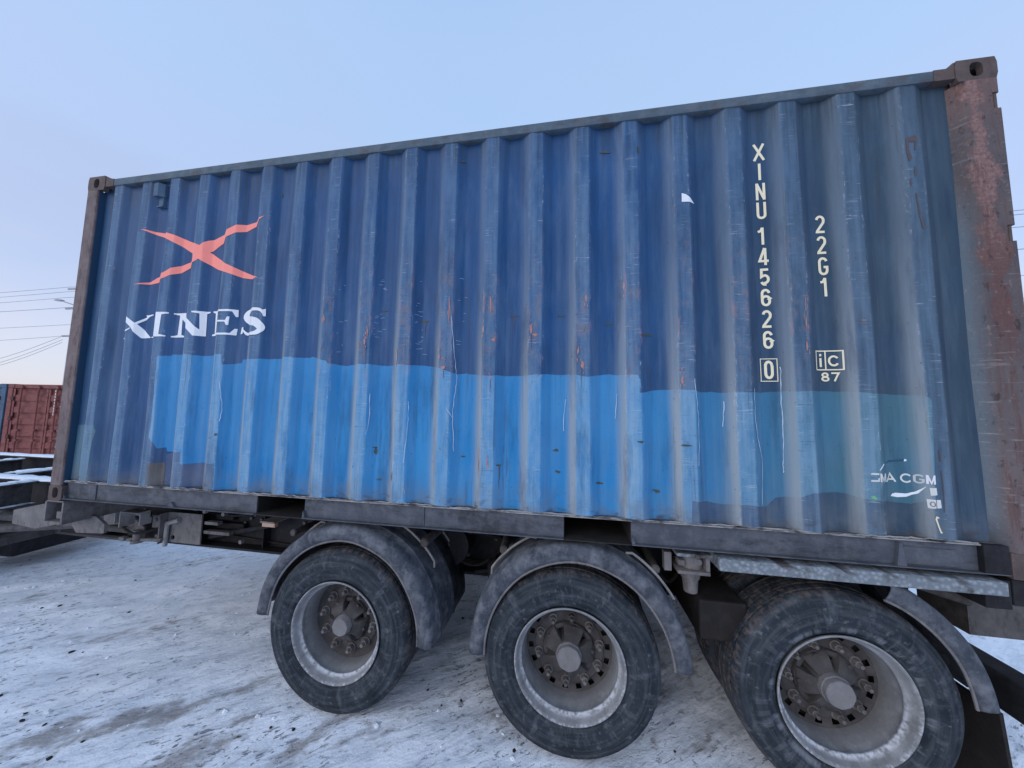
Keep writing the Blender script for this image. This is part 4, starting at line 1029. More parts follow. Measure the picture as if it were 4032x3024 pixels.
# bolsters and cross beams
def cross_beam(x0, x1, ya, yb, z0, z1, mat=M_GREY, snow=True, name="cross_beam"):
    bm = b_new()
    add_box(bm, (x0 + x1) / 2 - 0.006, (x0 + x1) / 2 + 0.006, ya, yb, z0 + 0.0125, z1 - 0.0125)
    add_box(bm, x0, x1, ya, yb, z1 - 0.012, z1); add_box(bm, x0 - 0.01, x1 + 0.02, ya, yb, z0, z0 + 0.012)
    add_box(bm, x0 + 0.01, x1 - 0.004, ya - 0.008, ya - 0.0005, z0, z1)
    o = link(name, bm, mat, TR)
    if snow:
        snow_strip(x0, x1, ya, yb, z1 + 0.0006, along='y', n=30)
        snow_strip((x0 + x1) / 2 + 0.010, x1 + 0.018, ya, yb, z0 + 0.0125, h=0.008, along='y', n=30)
    return o
cross_beam(-1.66, -1.54, 0.02, 0.668, 0.83, 1.062)
cross_beam(-1.66, -1.54, 0.842, 1.597, 0.83, 1.062)
cross_beam(-2.46, -2.24, 0.842, 1.597, 0.90, 1.066)
cross_beam(-3.9, -3.78, 0.842, 1.597, 0.85, 1.066)
cross_beam(-4.9, -4.78, 0.842, 1.597, 0.85, 1.066)
for x in (0.09, 2.9, 5.9):
    cross_beam(x - 0.07, x + 0.07, 0.842, 1.597, 0.75, 1.055, M_DARK, False)
# container seat under the front left corner, with its open end
bm = b_new()
add_box(bm, -0.02, 0.15, 0.005, 0.665, 1.128, 1.1385, 0.002)
add_box(bm, -0.03, -0.015, 0.006, 0.665, 0.985, 1.1275); add_box(bm, 0.14, 0.155, 0.006, 0.665, 0.985, 1.1275)
add_box(bm, -0.03, 0.155, 0.007, 0.665, 0.965, 0.984)
add_box(bm, 0.05, 0.14, 0.03, 0.10, 1.00, 1.05)
link("container_seat", bm, M_PLATE, TR)
bm = b_new()
add_prism(bm, [(-0.62, 0.99), (-0.035, 1.115), (-0.035, 0.93), (-0.36, 0.86), (-0.62, 0.88)], 'y', 0.13, 0.15)
add_prism(bm, [(-0.035, 0.96), (0.20, 0.985), (0.30, 0.93), (0.30, 0.86), (0.02, 0.845), (-0.035, 0.90)], 'y', 0.16, 0.18)
link_each("side_plate", bm, M_PLATE, TR)
bm = b_new()
add_box(bm, -1.76, -1.64, 0.02, 0.98, 0.45, 0.53, 0.006)
add_box(bm, -1.64, -0.60, 0.88, 0.96, 0.45, 0.52, 0.006)
link("lower_frame", bm, M_GREY, TR)
bm = b_new()
add_prism(bm, [(-2.35, 0.84), (-1.55, 0.84), (-1.45, 0.66), (-1.60, 0.60), (-2.35, 0.62)], 'y', 0.80, 0.82)
link("gusset_plate", bm, M_GREY, TR)
bm = b_new(); add_cyl(bm, (-2.95, 0.35, 0.485), (-2.95, 2.09, 0.485), 0.068, seg=16); link("axle", bm, M_DARK, TR, sm=True)
bm = b_new(); add_box(bm, -3.35, -1.78, 0.70, 0.81, 0.535, 0.609, 0.006); link("turntable_beam", bm, M_DARK, TR)
bm = b_new(); add_box(bm, -3.35, -1.78, 1.63, 1.74, 0.535, 0.609, 0.006); link("turntable_beam", bm, M_DARK, TR)
bm = b_new(); add_box(bm, -3.0, -2.22, 0.86, 1.62, 0.14, 0.53, 0.05); link("shadow_box", bm, M_DARK, TR)  # added box, mostly out of view, placed to shade the ground
for (p0, p1, r) in (((-2.3, 0.30, 0.62), (-0.50, 0.62, 0.74), 0.045), ((-2.2, 0.45, 0.72), (-0.65, 0.70, 0.86), 0.035), ((-1.60, 0.40, 0.80), (-0.10, 0.60, 0.70), 0.030)):
    bm = b_new(); add_cyl(bm, p0, p1, r, seg=10); link("draw_brace", bm, M_GREY, TR, sm=True)
bm = b_new(); add_box(bm, -0.95, -0.45, 0.58, 0.742, 0.64, 0.92, 0.01); link("valve_cabinet", bm, M_DARK, TR)
bm = b_new(); add_box(bm, -0.20, 0.24, 0.61, 0.742, 0.64, 0.84, 0.01); link("valve_cabinet", bm, M_DARK, TR)
for x, z in ((-0.25, 0.80), (-0.14, 0.70), (0.17, 0.82), (0.20, 0.68), (0.70, 0.93), (0.90, 0.92), (1.10, 0.70)):
    bm = b_new(); add_cyl(bm, (x, 0.60, z), (x, 0.57, z), 0.018, seg=6); link("bolt_head", bm, M_PLATE, TR)
for xa, xb, z in ((0.655, 0.80, 0.815), (0.655, 0.93, 0.735)):
    bm = b_new(); add_box(bm, xa, xb, 0.615, 0.66, z - 0.014, z + 0.014, 0.004); link("slide_bar", bm, M_PLATE, TR)
# brackets, channels and the bolted plate under the left end
for xa, xb, ya in ((-0.34, -0.06, 0.50), (0.02, 0.22, 0.50)):
    bm = b_new()
    add_box(bm, xa, xb, ya, ya + 0.012, 0.875, 0.925); add_box(bm, xa, xb, ya - 0.09, ya - 0.0005, 0.925, 0.935, 0.001); add_box(bm, xa, xa + 0.012, ya - 0.09, ya + 0.011, 0.80, 0.924)
    add_box(bm, xb - 0.012, xb, ya - 0.07, ya + 0.011, 0.82, 0.924)
    link("channel_bracket", bm, M_ROD, TR)
bm = b_new()
add_prism(bm, [(-0.42, 0.86), (-0.20, 0.86), (-0.20, 0.76), (-0.42, 0.74)], 'y', 0.56, 0.575)
add_prism(bm, [(-0.20, 0.80), (-0.04, 0.84), (0.09, 0.76), (0.09, 0.66), (0.02, 0.66), (-0.10, 0.76), (-0.20, 0.77)], 'y', 0.545, 0.56)
add_box(bm, 0.13, 0.25, 0.58, 0.60, 0.75, 0.86)
link_each("hanger_plate", bm, M_PLATE, TR)
bm = b_new()
add_cyl(bm, (0.055, 0.53, 0.65), (0.055, 0.53, 0.74), 0.032, seg=14); add_cyl(bm, (0.055, 0.53, 0.63), (0.055, 0.53, 0.655), 0.045, seg=14)
add_cyl(bm, (-0.05, 0.53, 0.645), (0.30, 0.55, 0.665), 0.016, seg=8); add_box(bm, -0.15, -0.09, 0.52, 0.56, 0.63, 0.665, 0.006)
link("drain_valve", bm, M_PLATE, TR)
def holed_plate(bm, x0, x1, z0, z1, y, th, holes, n=14):
    """A plate with true round holes: grid cells around each hole."""
    xc = sorted({x0, x1} | {h[0] - h[2] * 1.5 for h in holes} | {h[0] + h[2] * 1.5 for h in holes}); zc = sorted({z0, z1} | {h[1] - h[2] * 1.5 for h in holes} | {h[1] + h[2] * 1.5 for h in holes})
    for xa, xb in zip(xc, xc[1:]):
        for za, zb in zip(zc, zc[1:]):
            hh = [h for h in holes if xa - 1e-6 <= h[0] - h[2] * 1.4 and h[0] + h[2] * 1.4 <= xb + 1e-6 and za - 1e-6 <= h[1] - h[2] * 1.4 and h[1] + h[2] * 1.4 <= zb + 1e-6]
            for yy in (y, y + th):
                if not hh:
                    bm.faces.new([bm.verts.new(p) for p in ((xa, yy, za), (xb, yy, za), (xb, yy, zb), (xa, yy, zb))])
                else:
                    h = hh[0]; N = 16; I_, O_ = [], []
                    for i in range(N):
                        t = 2 * PI * i / N; ct, st = math.cos(t), math.sin(t)
                        I_.append(bm.verts.new((h[0] + h[2] * ct, yy, h[1] + h[2] * st)))
                        kx = ((xb - h[0]) if ct > 0 else (h[0] - xa)) / max(abs(ct), 1e-9); kz = ((zb - h[1]) if st > 0 else (h[1] - za)) / max(abs(st), 1e-9); k = min(kx, kz)
                        O_.append(bm.verts.new((h[0] + k * ct, yy, h[1] + k * st)))
                    for i in range(N): bm.faces.new((I_[i], O_[i], O_[(i + 1) % N], I_[(i + 1) % N]))
                    for cxx, czz in ((xa, za), (xb, za), (xb, zb), (xa, zb)):
                        best = sorted(range(N), key=lambda i: (O_[i].co.x - cxx) ** 2 + (O_[i].co.z - czz) ** 2)[:2]
                        v = bm.verts.new((cxx, yy, czz))
                        try: bm.faces.new((v, O_[best[0]], O_[best[1]]))
                        except Exception: pass
    for a, b in (((x0, z0), (x1, z0)), ((x1, z0), (x1, z1)), ((x1, z1), (x0, z1)), ((x0, z1), (x0, z0))):
        bm.faces.new([bm.verts.new(p) for p in ((a[0], y, a[1]), (b[0], y, b[1]), (b[0], y + th, b[1]), (a[0], y + th, a[1]))])
bm = b_new()
holed_plate(bm, 0.262, 0.645, 0.628, 0.892, 0.600, 0.012, [(0.345, 0.672, 0.020), (0.545, 0.672, 0.020), (0.480, 0.850, 0.026)])
add_box(bm, 0.262, 0.274, 0.540, 0.5995, 0.628, 0.892)
bp = link("bolted_plate", bm, M_PLATE, TR)
bm = b_new()
add_cyl(bm, (0.300, 0.575, 0.60), (0.306, 0.575, 0.79), 0.017, seg=10); add_cyl(bm, (0.30, 0.575, 0.80), (0.42, 0.585, 0.835), 0.020, seg=10);
link("locking_pin", bm, M_ROD, bp)
bm = b_new()
for xa, xb, z in ((0.66, 0.86, 0.85), (0.68, 0.98, 0.775)):
    add_box(bm, xa, xb, 0.70, 0.7485, z - 0.030, z + 0.022, 0.01)
add_prism(bm, [(0.66, 0.66), (1.28, 0.80), (1.28, 0.83), (0.66, 0.70)], 'y', 0.66, 0.68)
link_each("brace", bm, M_DARK, TR)
bm = b_new()
for x, z in ((1.02, 0.845), (1.06, 0.875), (1.13, 0.84), (0.96, 0.80)):
    add_cyl(bm, (x, 0.742, z), (x, 0.728, z), 0.014, seg=6)
link_each("bolt_head", bm, M_GREY, TR)
bm = b_new(); add_box(bm, 1.275, 1.405, 0.600, 0.640, 0.832, 0.868, 0.006); ml = link("marker_lamp", bm, M_LENS, TR)
bm = b_new(); add_box(bm, 1.268, 1.412, 0.585, 0.745, 0.8695, 0.884, 0.004); link("lamp_bracket", bm, M_ROD, ml)

# frosted ledge over the rear wheel
bm = b_new(); add_box(bm, 4.665, 5.868, -0.012, 0.235, 1.066, 1.128, 0.006)
ledge = link("side_ledge", bm, M_FROST, TR)
# twist lock unit
bm = b_new()
add_box(bm, 4.485, 4.672, 0.075, 0.30, 1.088, 1.106, 0.004)
lock = link("twist_lock", bm, M_FROST, TR)
bm = b_new()
add_cyl(bm, (4.585, 0.17, 1.010), (4.585, 0.17, 1.086), 0.060, seg=20); add_cyl(bm, (4.612, 0.112, 1.05), (4.612, 0.118, 1.05), 0.016, seg=12); add_box(bm, 4.50, 4.535, 0.10, 0.16, 1.03, 1.06, 0.005)
add_box(bm, 4.495, 4.66, 0.09, 0.28, 0.990, 1.008, 0.003); add_cyl(bm, (4.582, 0.17, 0.945), (4.582, 0.17, 0.989), 0.048, 0.060, seg=18); add_cyl(bm, (4.582, 0.17, 0.868), (4.582, 0.17, 0.9445), 0.036, 0.042, seg=18)
add_box(bm, 4.432, 4.470, 0.12, 0.16, 0.99, 1.09); add_box(bm, 4.642, 4.662, 0.10, 0.15, 1.009, 1.086)
link("lock_body", bm, M_PLATE, lock, sm=True)
bm = b_new(); add_box(bm, 4.60, 4.84, 0.10, 0.58, 0.655, 0.86, 0.012); link("valve_box", bm, M_FLAP, TR)
bm = b_new(); add_cyl(bm, (4.93, 0.30, 1.02), (5.05, 0.25, 0.975), 0.011, seg=8); link("air_pipe", bm, M_GREY, TR)
bm = b_new(); add_cyl(bm, (5.70, 0.32, 0.985), (5.92, 0.20, 0.945), 0.030, seg=14, caps=False); add_cyl(bm, (5.70, 0.32, 0.985), (5.92, 0.20, 0.945), 0.024, seg=14, caps=False); add_cyl(bm, (5.72, 0.4, 1.02), (5.95, 0.35, 1.0), 0.015, seg=8)
link("air_pipe", bm, M_GREY, TR, sm=True)
# rear end
bm = b_new()
add_box(bm, 6.10, 6.75, 0.40, 0.425, 0.672, 1.02); add_box(bm, 6.1005, 6.112, 0.4255, 0.67, 0.672, 1.02); add_box(bm, 6.20, 6.7, 0.372, 0.3995, 0.90, 0.935, 0.004)
link("rear_plate", bm, M_GREY, TR)
bm = b_new(); add_box(bm, 5.99, 6.115, 0.0, 2.44, 0.445, 0.622, 0.012); link("rear_bumper", bm, M_DARK, TR)
for y in (0.75, 1.68):
    bm = b_new(); add_box(bm, 6.02, 6.09, y - 0.04, y + 0.04, 0.6225, 1.0); link("bumper_bracket", bm, M_DARK, TR)
bm = b_new(); add_box(bm, 5.80, 5.90, 0.012, 0.13, 1.00, 1.1275, 0.004); add_box(bm, 5.905, 6.06, 0.01, 0.65, 1.02, 1.1365, 0.004); link("container_seat", bm, M_DARK, TR)

# axles and suspension
for cx, cz in ((2.475, 0.488), (3.90, 0.488), (5.215, 0.503)):
    bm = b_new(); add_cyl(bm, (cx, 0.35, cz), (cx, 2.09, cz), 0.068, seg=16); link("axle", bm, M_DARK, TR, sm=True)
    for y in (0.755, 1.683):
        bm = b_new(); add_cyl(bm, (cx + 0.33, y, 0.52), (cx + 0.33, y, 0.80), 0.12, 0.14, seg=18); link("air_bellows", bm, M_FLAP, TR, sm=True)
        bm = b_new(); add_prism(bm, [(cx - 0.52, 0.78), (cx - 0.42, 0.78), (cx - 0.36, 0.589), (cx - 0.10, 0.56), (cx + 0.46, 0.52), (cx + 0.46, 0.46), (cx, 0.43), (cx - 0.45, 0.50)], 'y', y - 0.045, y + 0.045); link("trailing_arm", bm, M_DARK, TR)
for x in (3.02, 3.12):
    bm = b_new(); add_cyl(bm, (x, 0.50, 0.86), (x, 0.68, 0.86), 0.15, seg=24); link("air_tank", bm, M_DARK, TR, sm=True); break

def hose(pts, r=0.012, mat=None):
    bm = b_new(); add_tube(bm, spline(pts, 6), r, 8); return link("air_hose", bm, mat or M_FLAP, TR, sm=True)
hose([(2.72, 0.64, 0.98), (2.95, 0.60, 0.88), (3.20, 0.60, 0.93), (3.45, 0.66, 0.86)]); hose([(2.9, 0.66, 1.02), (3.05, 0.55, 0.78), (3.22, 0.58, 0.70), (3.40, 0.66, 0.80)], 0.010)
hose([(4.30, 0.62, 1.0), (4.42, 0.45, 0.92), (4.52, 0.40, 0.80), (4.62, 0.45, 0.86)]); hose([(0.66, 0.66, 0.95), (0.95, 0.62, 0.90), (1.20, 0.64, 0.93), (1.60, 0.68, 0.90)], 0.009)
hose([(-0.40, 0.60, 0.95), (-0.20, 0.54, 0.80), (0.05, 0.50, 0.72), (0.25, 0.58, 0.76)], 0.011); hose([(4.70, 0.40, 0.95), (4.95, 0.35, 1.0), (5.3, 0.4, 1.03)], 0.010)
for x, z in ((3.32, 0.66), (4.72, 0.94)):
    bm = b_new(); add_cyl(bm, (x, 0.60, z), (x + 0.16, 0.60, z + 0.03), 0.085, seg=20); add_cyl(bm, (x + 0.045, 0.60, z + 0.008), (x + 0.06, 0.60, z + 0.011), 0.095, seg=20)
    add_cyl(bm, (x - 0.12, 0.60, z - 0.02), (x, 0.60, z), 0.014, seg=8); link("brake_chamber", bm, M_DARK, TR, sm=True)
for x in (-0.30, 0.70, 1.62, 3.05, 3.18, 4.46):
    bm = b_new(); add_box(bm, x - 0.03, x + 0.03, 0.52, 0.66, 1.02, 1.135, 0.004); add_box(bm, x - 0.012, x + 0.012, 0.50, 0.54, 0.96, 1.02); link("clamp_bracket", bm, M_GREY, TR)
for k in range(22):
    x = -0.55 + k * 0.30 + random.uniform(-0.06, 0.06)
    bm = b_new(); add_cyl(bm, (x, 0.7485, 0.70 + 0.28 * (k % 3) / 2), (x, 0.732, 0.70 + 0.28 * (k % 3) / 2), 0.016, seg=6); link("bolt_head", bm, M_GREY, TR)
bm = b_new(); add_tube(bm, [(x_, 0.735, 0.66 + 0.02 * math.sin(x_ * 3)) for x_ in [0.7 + 0.12 * i for i in range(38)]], 0.010, 6); link("cable", bm, M_FLAP, TR)

# ------------------------------------------------------------------ wheels
def tyre_bm():
    bm = b_new()
    prof_ = [(0.286, 0.036), (0.300, 0.022), (0.312, 0.010), (0.335, 0.002), (0.352, -0.004), (0.354, -0.006), (0.385, -0.008), (0.410, -0.006), (0.412, -0.003), (0.438, 0.004), (0.460, 0.013), (0.474, 0.022), (0.481, 0.034), (0.4845, 0.046),
             (0.487, 0.058), (0.475, 0.062), (0.475, 0.072), (0.4885, 0.076), (0.489, 0.112), (0.476, 0.115), (0.476, 0.125), (0.490, 0.128), (0.490, 0.164), (0.476, 0.167), (0.476, 0.177), (0.489, 0.180), (0.4885, 0.216), (0.475, 0.220), (0.475, 0.230),
             (0.487, 0.234), (0.4845, 0.246), (0.478, 0.262), (0.455, 0.283), (0.40, 0.296), (0.34, 0.290), (0.300, 0.272), (0.286, 0.256)]
    add_lathe(bm, prof_, seg=96, closed=True)
    return bm
def rim_bm():
    bm = b_new()
    prof_ = [(0.284, 0.030), (0.297, 0.014), (0.303, 0.006), (0.302, 0.001), (0.297, -0.001), (0.292, 0.003), (0.288, 0.014), (0.282, 0.032), (0.274, 0.042), (0.267, 0.046), (0.2655, 0.052), (0.268, 0.058), (0.272, 0.068), (0.268, 0.090), (0.258, 0.122), (0.2495, 0.155), (0.2485, 0.166)]
    add_lathe(bm, prof_, seg=96)
    return bm
def disc_bm(holes):
    bm = b_new(); S = 90
    levels = [(0.2495, 0.160), (0.2420, 0.163), (0.2370, 0.166), (0.2100, 0.168), (0.2040, 0.166), (0.196, 0.158), (0.150, 0.156), (0.1165, 0.158)]
    rings = add_lathe(bm, levels, seg=S)
    if holes:
        kill = []
        for f in bm.faces:
            c = f.calc_center_median(); r = math.hypot(c.x, c.z)
            if 0.212 < r < 0.235:
                k = int((math.atan2(c.z, c.x) % (2 * PI)) / (2 * PI) * S)
                if k % 5 in (2, 3): kill.append(f)
        bmesh.ops.delete(bm, geom=kill, context='FACES')
    return bm
def drum_bm():
    bm = b_new(); add_lathe(bm, [(0.02, 0.20), (0.24, 0.20), (0.24, 0.34), (0.02, 0.34)], seg=32); return bm
def hub_bm(small):
    bm = b_new()
    k = 0.92 if small else 1.0
    add_lathe(bm, [(0.150 * k, 0.157), (0.146 * k, 0.140), (0.128 * k, 0.137), (0.116 * k, 0.146)], seg=40)
    add_lathe(bm, [(0.116 * k, 0.146), (0.112 * k, 0.178), (0.094 * k, 0.178), (0.082, 0.112), (0.074, 0.094), (0.030, 0.090)], seg=40)
    for i in range(5):
        a = 2 * PI * i / 5 + 0.30; c, s = math.cos(a), math.sin(a)
        t = bmesh.new()
        ring0 = [(0.062, -0.040, 0.150), (0.062, 0.040, 0.150), (0.062, 0.036, 0.088), (0.062, -0.036, 0.088)]
        ring1 = [(0.105, -0.056, 0.152), (0.105, 0.056, 0.152), (0.105, 0.051, 0.104), (0.105, -0.051, 0.104)]
        ring2 = [(0.142 * k, -0.068, 0.156), (0.142 * k, 0.068, 0.156), (0.138 * k, 0.060, 0.128), (0.138 * k, -0.060, 0.128)]
        R_ = [[t.verts.new((r * c - w * s, y, r * s + w * c)) for r, w, y in ring] for ring in (ring0, ring1, ring2)]
        for A, B in zip(R_, R_[1:]):
            for j in range(4): t.faces.new((A[j], A[(j + 1) % 4], B[(j + 1) % 4], B[j]))
        t.faces.new(R_[0]); t.faces.new(R_[-1][::-1])
        bmesh.ops.recalc_face_normals(t, faces=list(t.faces))
        bmesh.ops.bevel(t, geom=list(t.edges), offset=0.004, segments=1, affect='EDGES')
        merge(bm, t)
        add_cyl(bm, (0.132 * k * c, 0.131, 0.132 * k * s), (0.132 * k * c, 0.120, 0.132 * k * s), 0.012, seg=6)
    return bm
def cap_bm(k, out):
    bm = b_new(); y0, y1 = 0.095, 0.052 - out
    prof_ = [(0.074 * k, y0), (0.073 * k, y1 + 0.030), (0.069 * k, y1 + 0.026), (0.067 * k, y1 + 0.004), (0.063 * k, y1), (0.012, y1 - 0.001), (0.001, y1 - 0.001)]
    add_lathe(bm, prof_, seg=40, wob=lambda t, r: (0.0012 * math.cos(8 * t) if r > 0.06 * k else 0)); return bm
def nut_bm():
    bm = b_new()
    add_cyl(bm, (0, 0.0, 0), (0, -0.006, 0), 0.022, seg=14); add_cyl(bm, (0, -0.0055, 0), (0, -0.026, 0), 0.0165, 0.0155, seg=6); add_cyl(bm, (0, -0.025, 0), (0, -0.044, 0), 0.0095, 0.008, seg=10)
    return bm
def mesh_of(bm, mat, name, ang=35):
    me = bpy.data.meshes.new(name); bm.to_mesh(me); bm.free(); me.materials.append(mat)
    for p in me.polygons: p.use_smooth = True
    me.set_sharp_from_angle(angle=math.radians(ang)); return me
ME = dict(tyre=mesh_of(tyre_bm(), M_TYRE, "tyre", 50), tyre3=mesh_of(tyre_bm(), M_TYRE3, "tyre", 50), rim=mesh_of(rim_bm(), M_RIM, "rim", 50), disc=mesh_of(disc_bm(True), M_DISC, "disc"), disc1=mesh_of(disc_bm(False), M_DISC, "disc"),
          hub=mesh_of(hub_bm(False), M_DISC, "hub"), hub1=mesh_of(hub_bm(True), M_DISC, "hub"), cap=mesh_of(cap_bm(0.98, 0.0), M_CAP, "hub_cap"), cap1=mesh_of(cap_bm(0.80, 0.0), M_CAP, "hub_cap"), cap3=mesh_of(cap_bm(0.95, 0.012), M_CAP, "hub_cap"),
          nut=mesh_of(nut_bm(), M_NUT, "wheel_nut"), drum=mesh_of(drum_bm(), M_FLAP, "brake_drum"))
def sub(name, me, parent, loc=(0, 0, 0), rot=(0, 0, 0)):
    o = bpy.data.objects.new(name, me); COL.objects.link(o); o.parent = parent; o.location = loc; o.rotation_euler = rot; return o
def wheel(cx, cz, kind, near=True):
    w = part_empty("wheel", TR, (cx, 0.004 if near else 2.434, cz))
    if not near: w.rotation_euler = (0, 0, PI)
    sub("tyre", ME['tyre3' if kind == 3 else 'tyre'], w, (0, 0, 0), (0, 0.7 * kind, 0)); sub("tyre", ME['tyre'], w, (0, 0.325, 0), (0, 2.1 + kind, 0))
    sub("rim", ME['rim'], w)
    if near:
        ph = {1: 0.35, 2: 0.12, 3: 0.50}[kind]
        sub("disc", ME['disc1' if kind == 1 else 'disc'], w, (0, 0, 0), (0, ph, 0)); sub("brake_drum", ME['drum'], w)
        sub("hub", ME['hub1' if kind == 1 else 'hub'], w, (0, 0, 0), (0, ph * 1.7, 0)); sub("hub_cap", ME[{1: 'cap1', 2: 'cap', 3: 'cap3'}[kind]], w)
        for i in range(10):
            a = 2 * PI * i / 10 + ph + 0.1; rr = 0.178
            sub("wheel_nut", ME['nut'], w, (rr * math.cos(a), 0.157, rr * math.sin(a)), (0, random.uniform(0, 1), 0)).scale = (1.35, 1.2, 1.35) if kind == 1 else (1.2, 1.15, 1.2)
    else:
        sub("disc", ME['disc'], w); sub("brake_drum", ME['drum'], w); sub("hub", ME['hub'], w)
    return w
for k, (cx, cz) in enumerate(((2.470, 0.485), (3.900, 0.487), (5.215, 0.507))):
    wheel(cx, cz, k + 1, True); wheel(cx, cz, k + 1, False)

wheel(-2.95, 0.485, 2, True); wheel(-2.95, 0.485, 2, False)

# ------------------------------------------------------------------ mudguards
def mudguard(cx, cz, rx, rz, a0, a1, yflip=False, width=0.62, bend=0.0):
    bm = b_new(); N = 44; rows = []
    sec = [(-0.088, 0.004), (-0.060, -0.006), (-0.030, -0.008), (-0.012, 0.000), (-0.002, 0.016), (0.003, 0.045), (0.004, 0.10), (0.010, 0.105), (0.010, 0.13), (0.004, 0.135), (0.004, width * 0.55), (0.010, width * 0.56), (0.010, width * 0.60), (0.004, width * 0.61), (0.004, width)]
    for i in range(N + 1):
        a = math.radians(a0 + (a1 - a0) * i / N); row = []
        jit = 0.003 * math.sin(a * 9)
        for dr, y in sec:
            x = cx + (rx + dr) * math.cos(a); z = cz + (rz + dr) * math.sin(a)
            yy = y + jit if y < 0.3 else y
            row.append(bm.verts.new((x, (2.438 - yy) if yflip else yy, z)))
        rows.append(row)
    for A, B in zip(rows, rows[1:]):
        for j in range(len(sec) - 1): bm.faces.new((A[j], A[j + 1], B[j + 1], B[j]))
    bmesh.ops.recalc_face_normals(bm, faces=list(bm.faces))
    o = link("mudguard", bm, M_FEND, TR, sm=True, ang=50)
    m = o.modifiers.new("thickness", 'SOLIDIFY'); m.thickness = 0.006; m.offset = 0.0
    if not yflip:
        bm = b_new()
        add_tube(bm, [(cx + (rx - 0.090) * math.cos(math.radians(a0 + (a1 - a0) * i / N)), 0.003 + 0.003 * math.sin(math.radians(a0 + (a1 - a0) * i / N) * 9), cz + (rz - 0.090) * math.sin(math.radians(a0 + (a1 - a0) * i / N))) for i in range(N + 1)], 0.0065, 6)
        link("guard_lip", bm, M_PLATE, o, sm=True)
    return o
def strap(parent, cx, cz, rx, rz, a0, a1, y):
    bm = b_new()
    pts = [(cx + (rx + 0.013 + (0.020 if 0 < i < 12 else 0.0)) * math.cos(math.radians(a0 + (a1 - a0) * i / 12)), y, cz + (rz + 0.013 + (0.020 if 0 < i < 12 else 0)) * math.sin(math.radians(a0 + (a1 - a0) * i / 12))) for i in range(13)]
    add_tube(bm, pts, 0.0075, 6)
    return link("strap", bm, M_ROD, parent, sm=True)
def arm(parent, p0, p1, r=0.026):
    bm = b_new(); add_cyl(bm, p0, p1, r, seg=16); add_cyl(bm, p0, tuple(Vector(p0) + (Vector(p0) - Vector(p1)).normalized() * 0.006), r * 0.82, seg=16)
    return link("support_arm", bm, M_GREY, parent, sm=True)
G1 = mudguard(2.505, 0.500, 0.605, 0.628, -2, 176)
strap(G1, 2.505, 0.500, 0.605, 0.628, 32, 66, 0.20); strap(G1, 2.505, 0.500, 0.605, 0.628, 34, 64, 0.50)
arm(G1, (2.97, 0.16, 1.005), (3.02, 0.75, 1.03), 0.028); arm(G1, (2.05, 0.10, 1.02), (1.98, 0.72, 0.98), 0.022)
strap(G1, 2.505, 0.500, 0.605, 0.628, 118, 150, 0.20)
G2 = mudguard(3.935, 0.500, 0.600, 0.628, 4, 181)
strap(G2, 3.935, 0.500, 0.600, 0.628, 28, 62, 0.12); strap(G2, 3.935, 0.500, 0.600, 0.628, 112, 146, 0.16)
arm(G2, (4.385, 0.13, 0.985), (4.40, 0.72, 1.0), 0.026); arm(G2, (3.50, 0.16, 1.005), (3.46, 0.74, 1.03), 0.026)
G3 = mudguard(5.215, 0.500, 0.600, 0.618, 6, 70)
bm = b_new()
flp = [(5.795, 0.56), (5.815, 0.30), (5.85, 0.06), (5.862, 0.06), (5.829, 0.30), (5.81, 0.56)]
add_prism(bm, [(a, b) for a, b in flp], 'y', 0.0, 0.60); link("mud_flap", bm, M_FLAP, G3)
for cx in (2.505, 3.935, 5.215):
    mudguard(cx, 0.50, 0.60, 0.625, 4, 176, yflip=True)

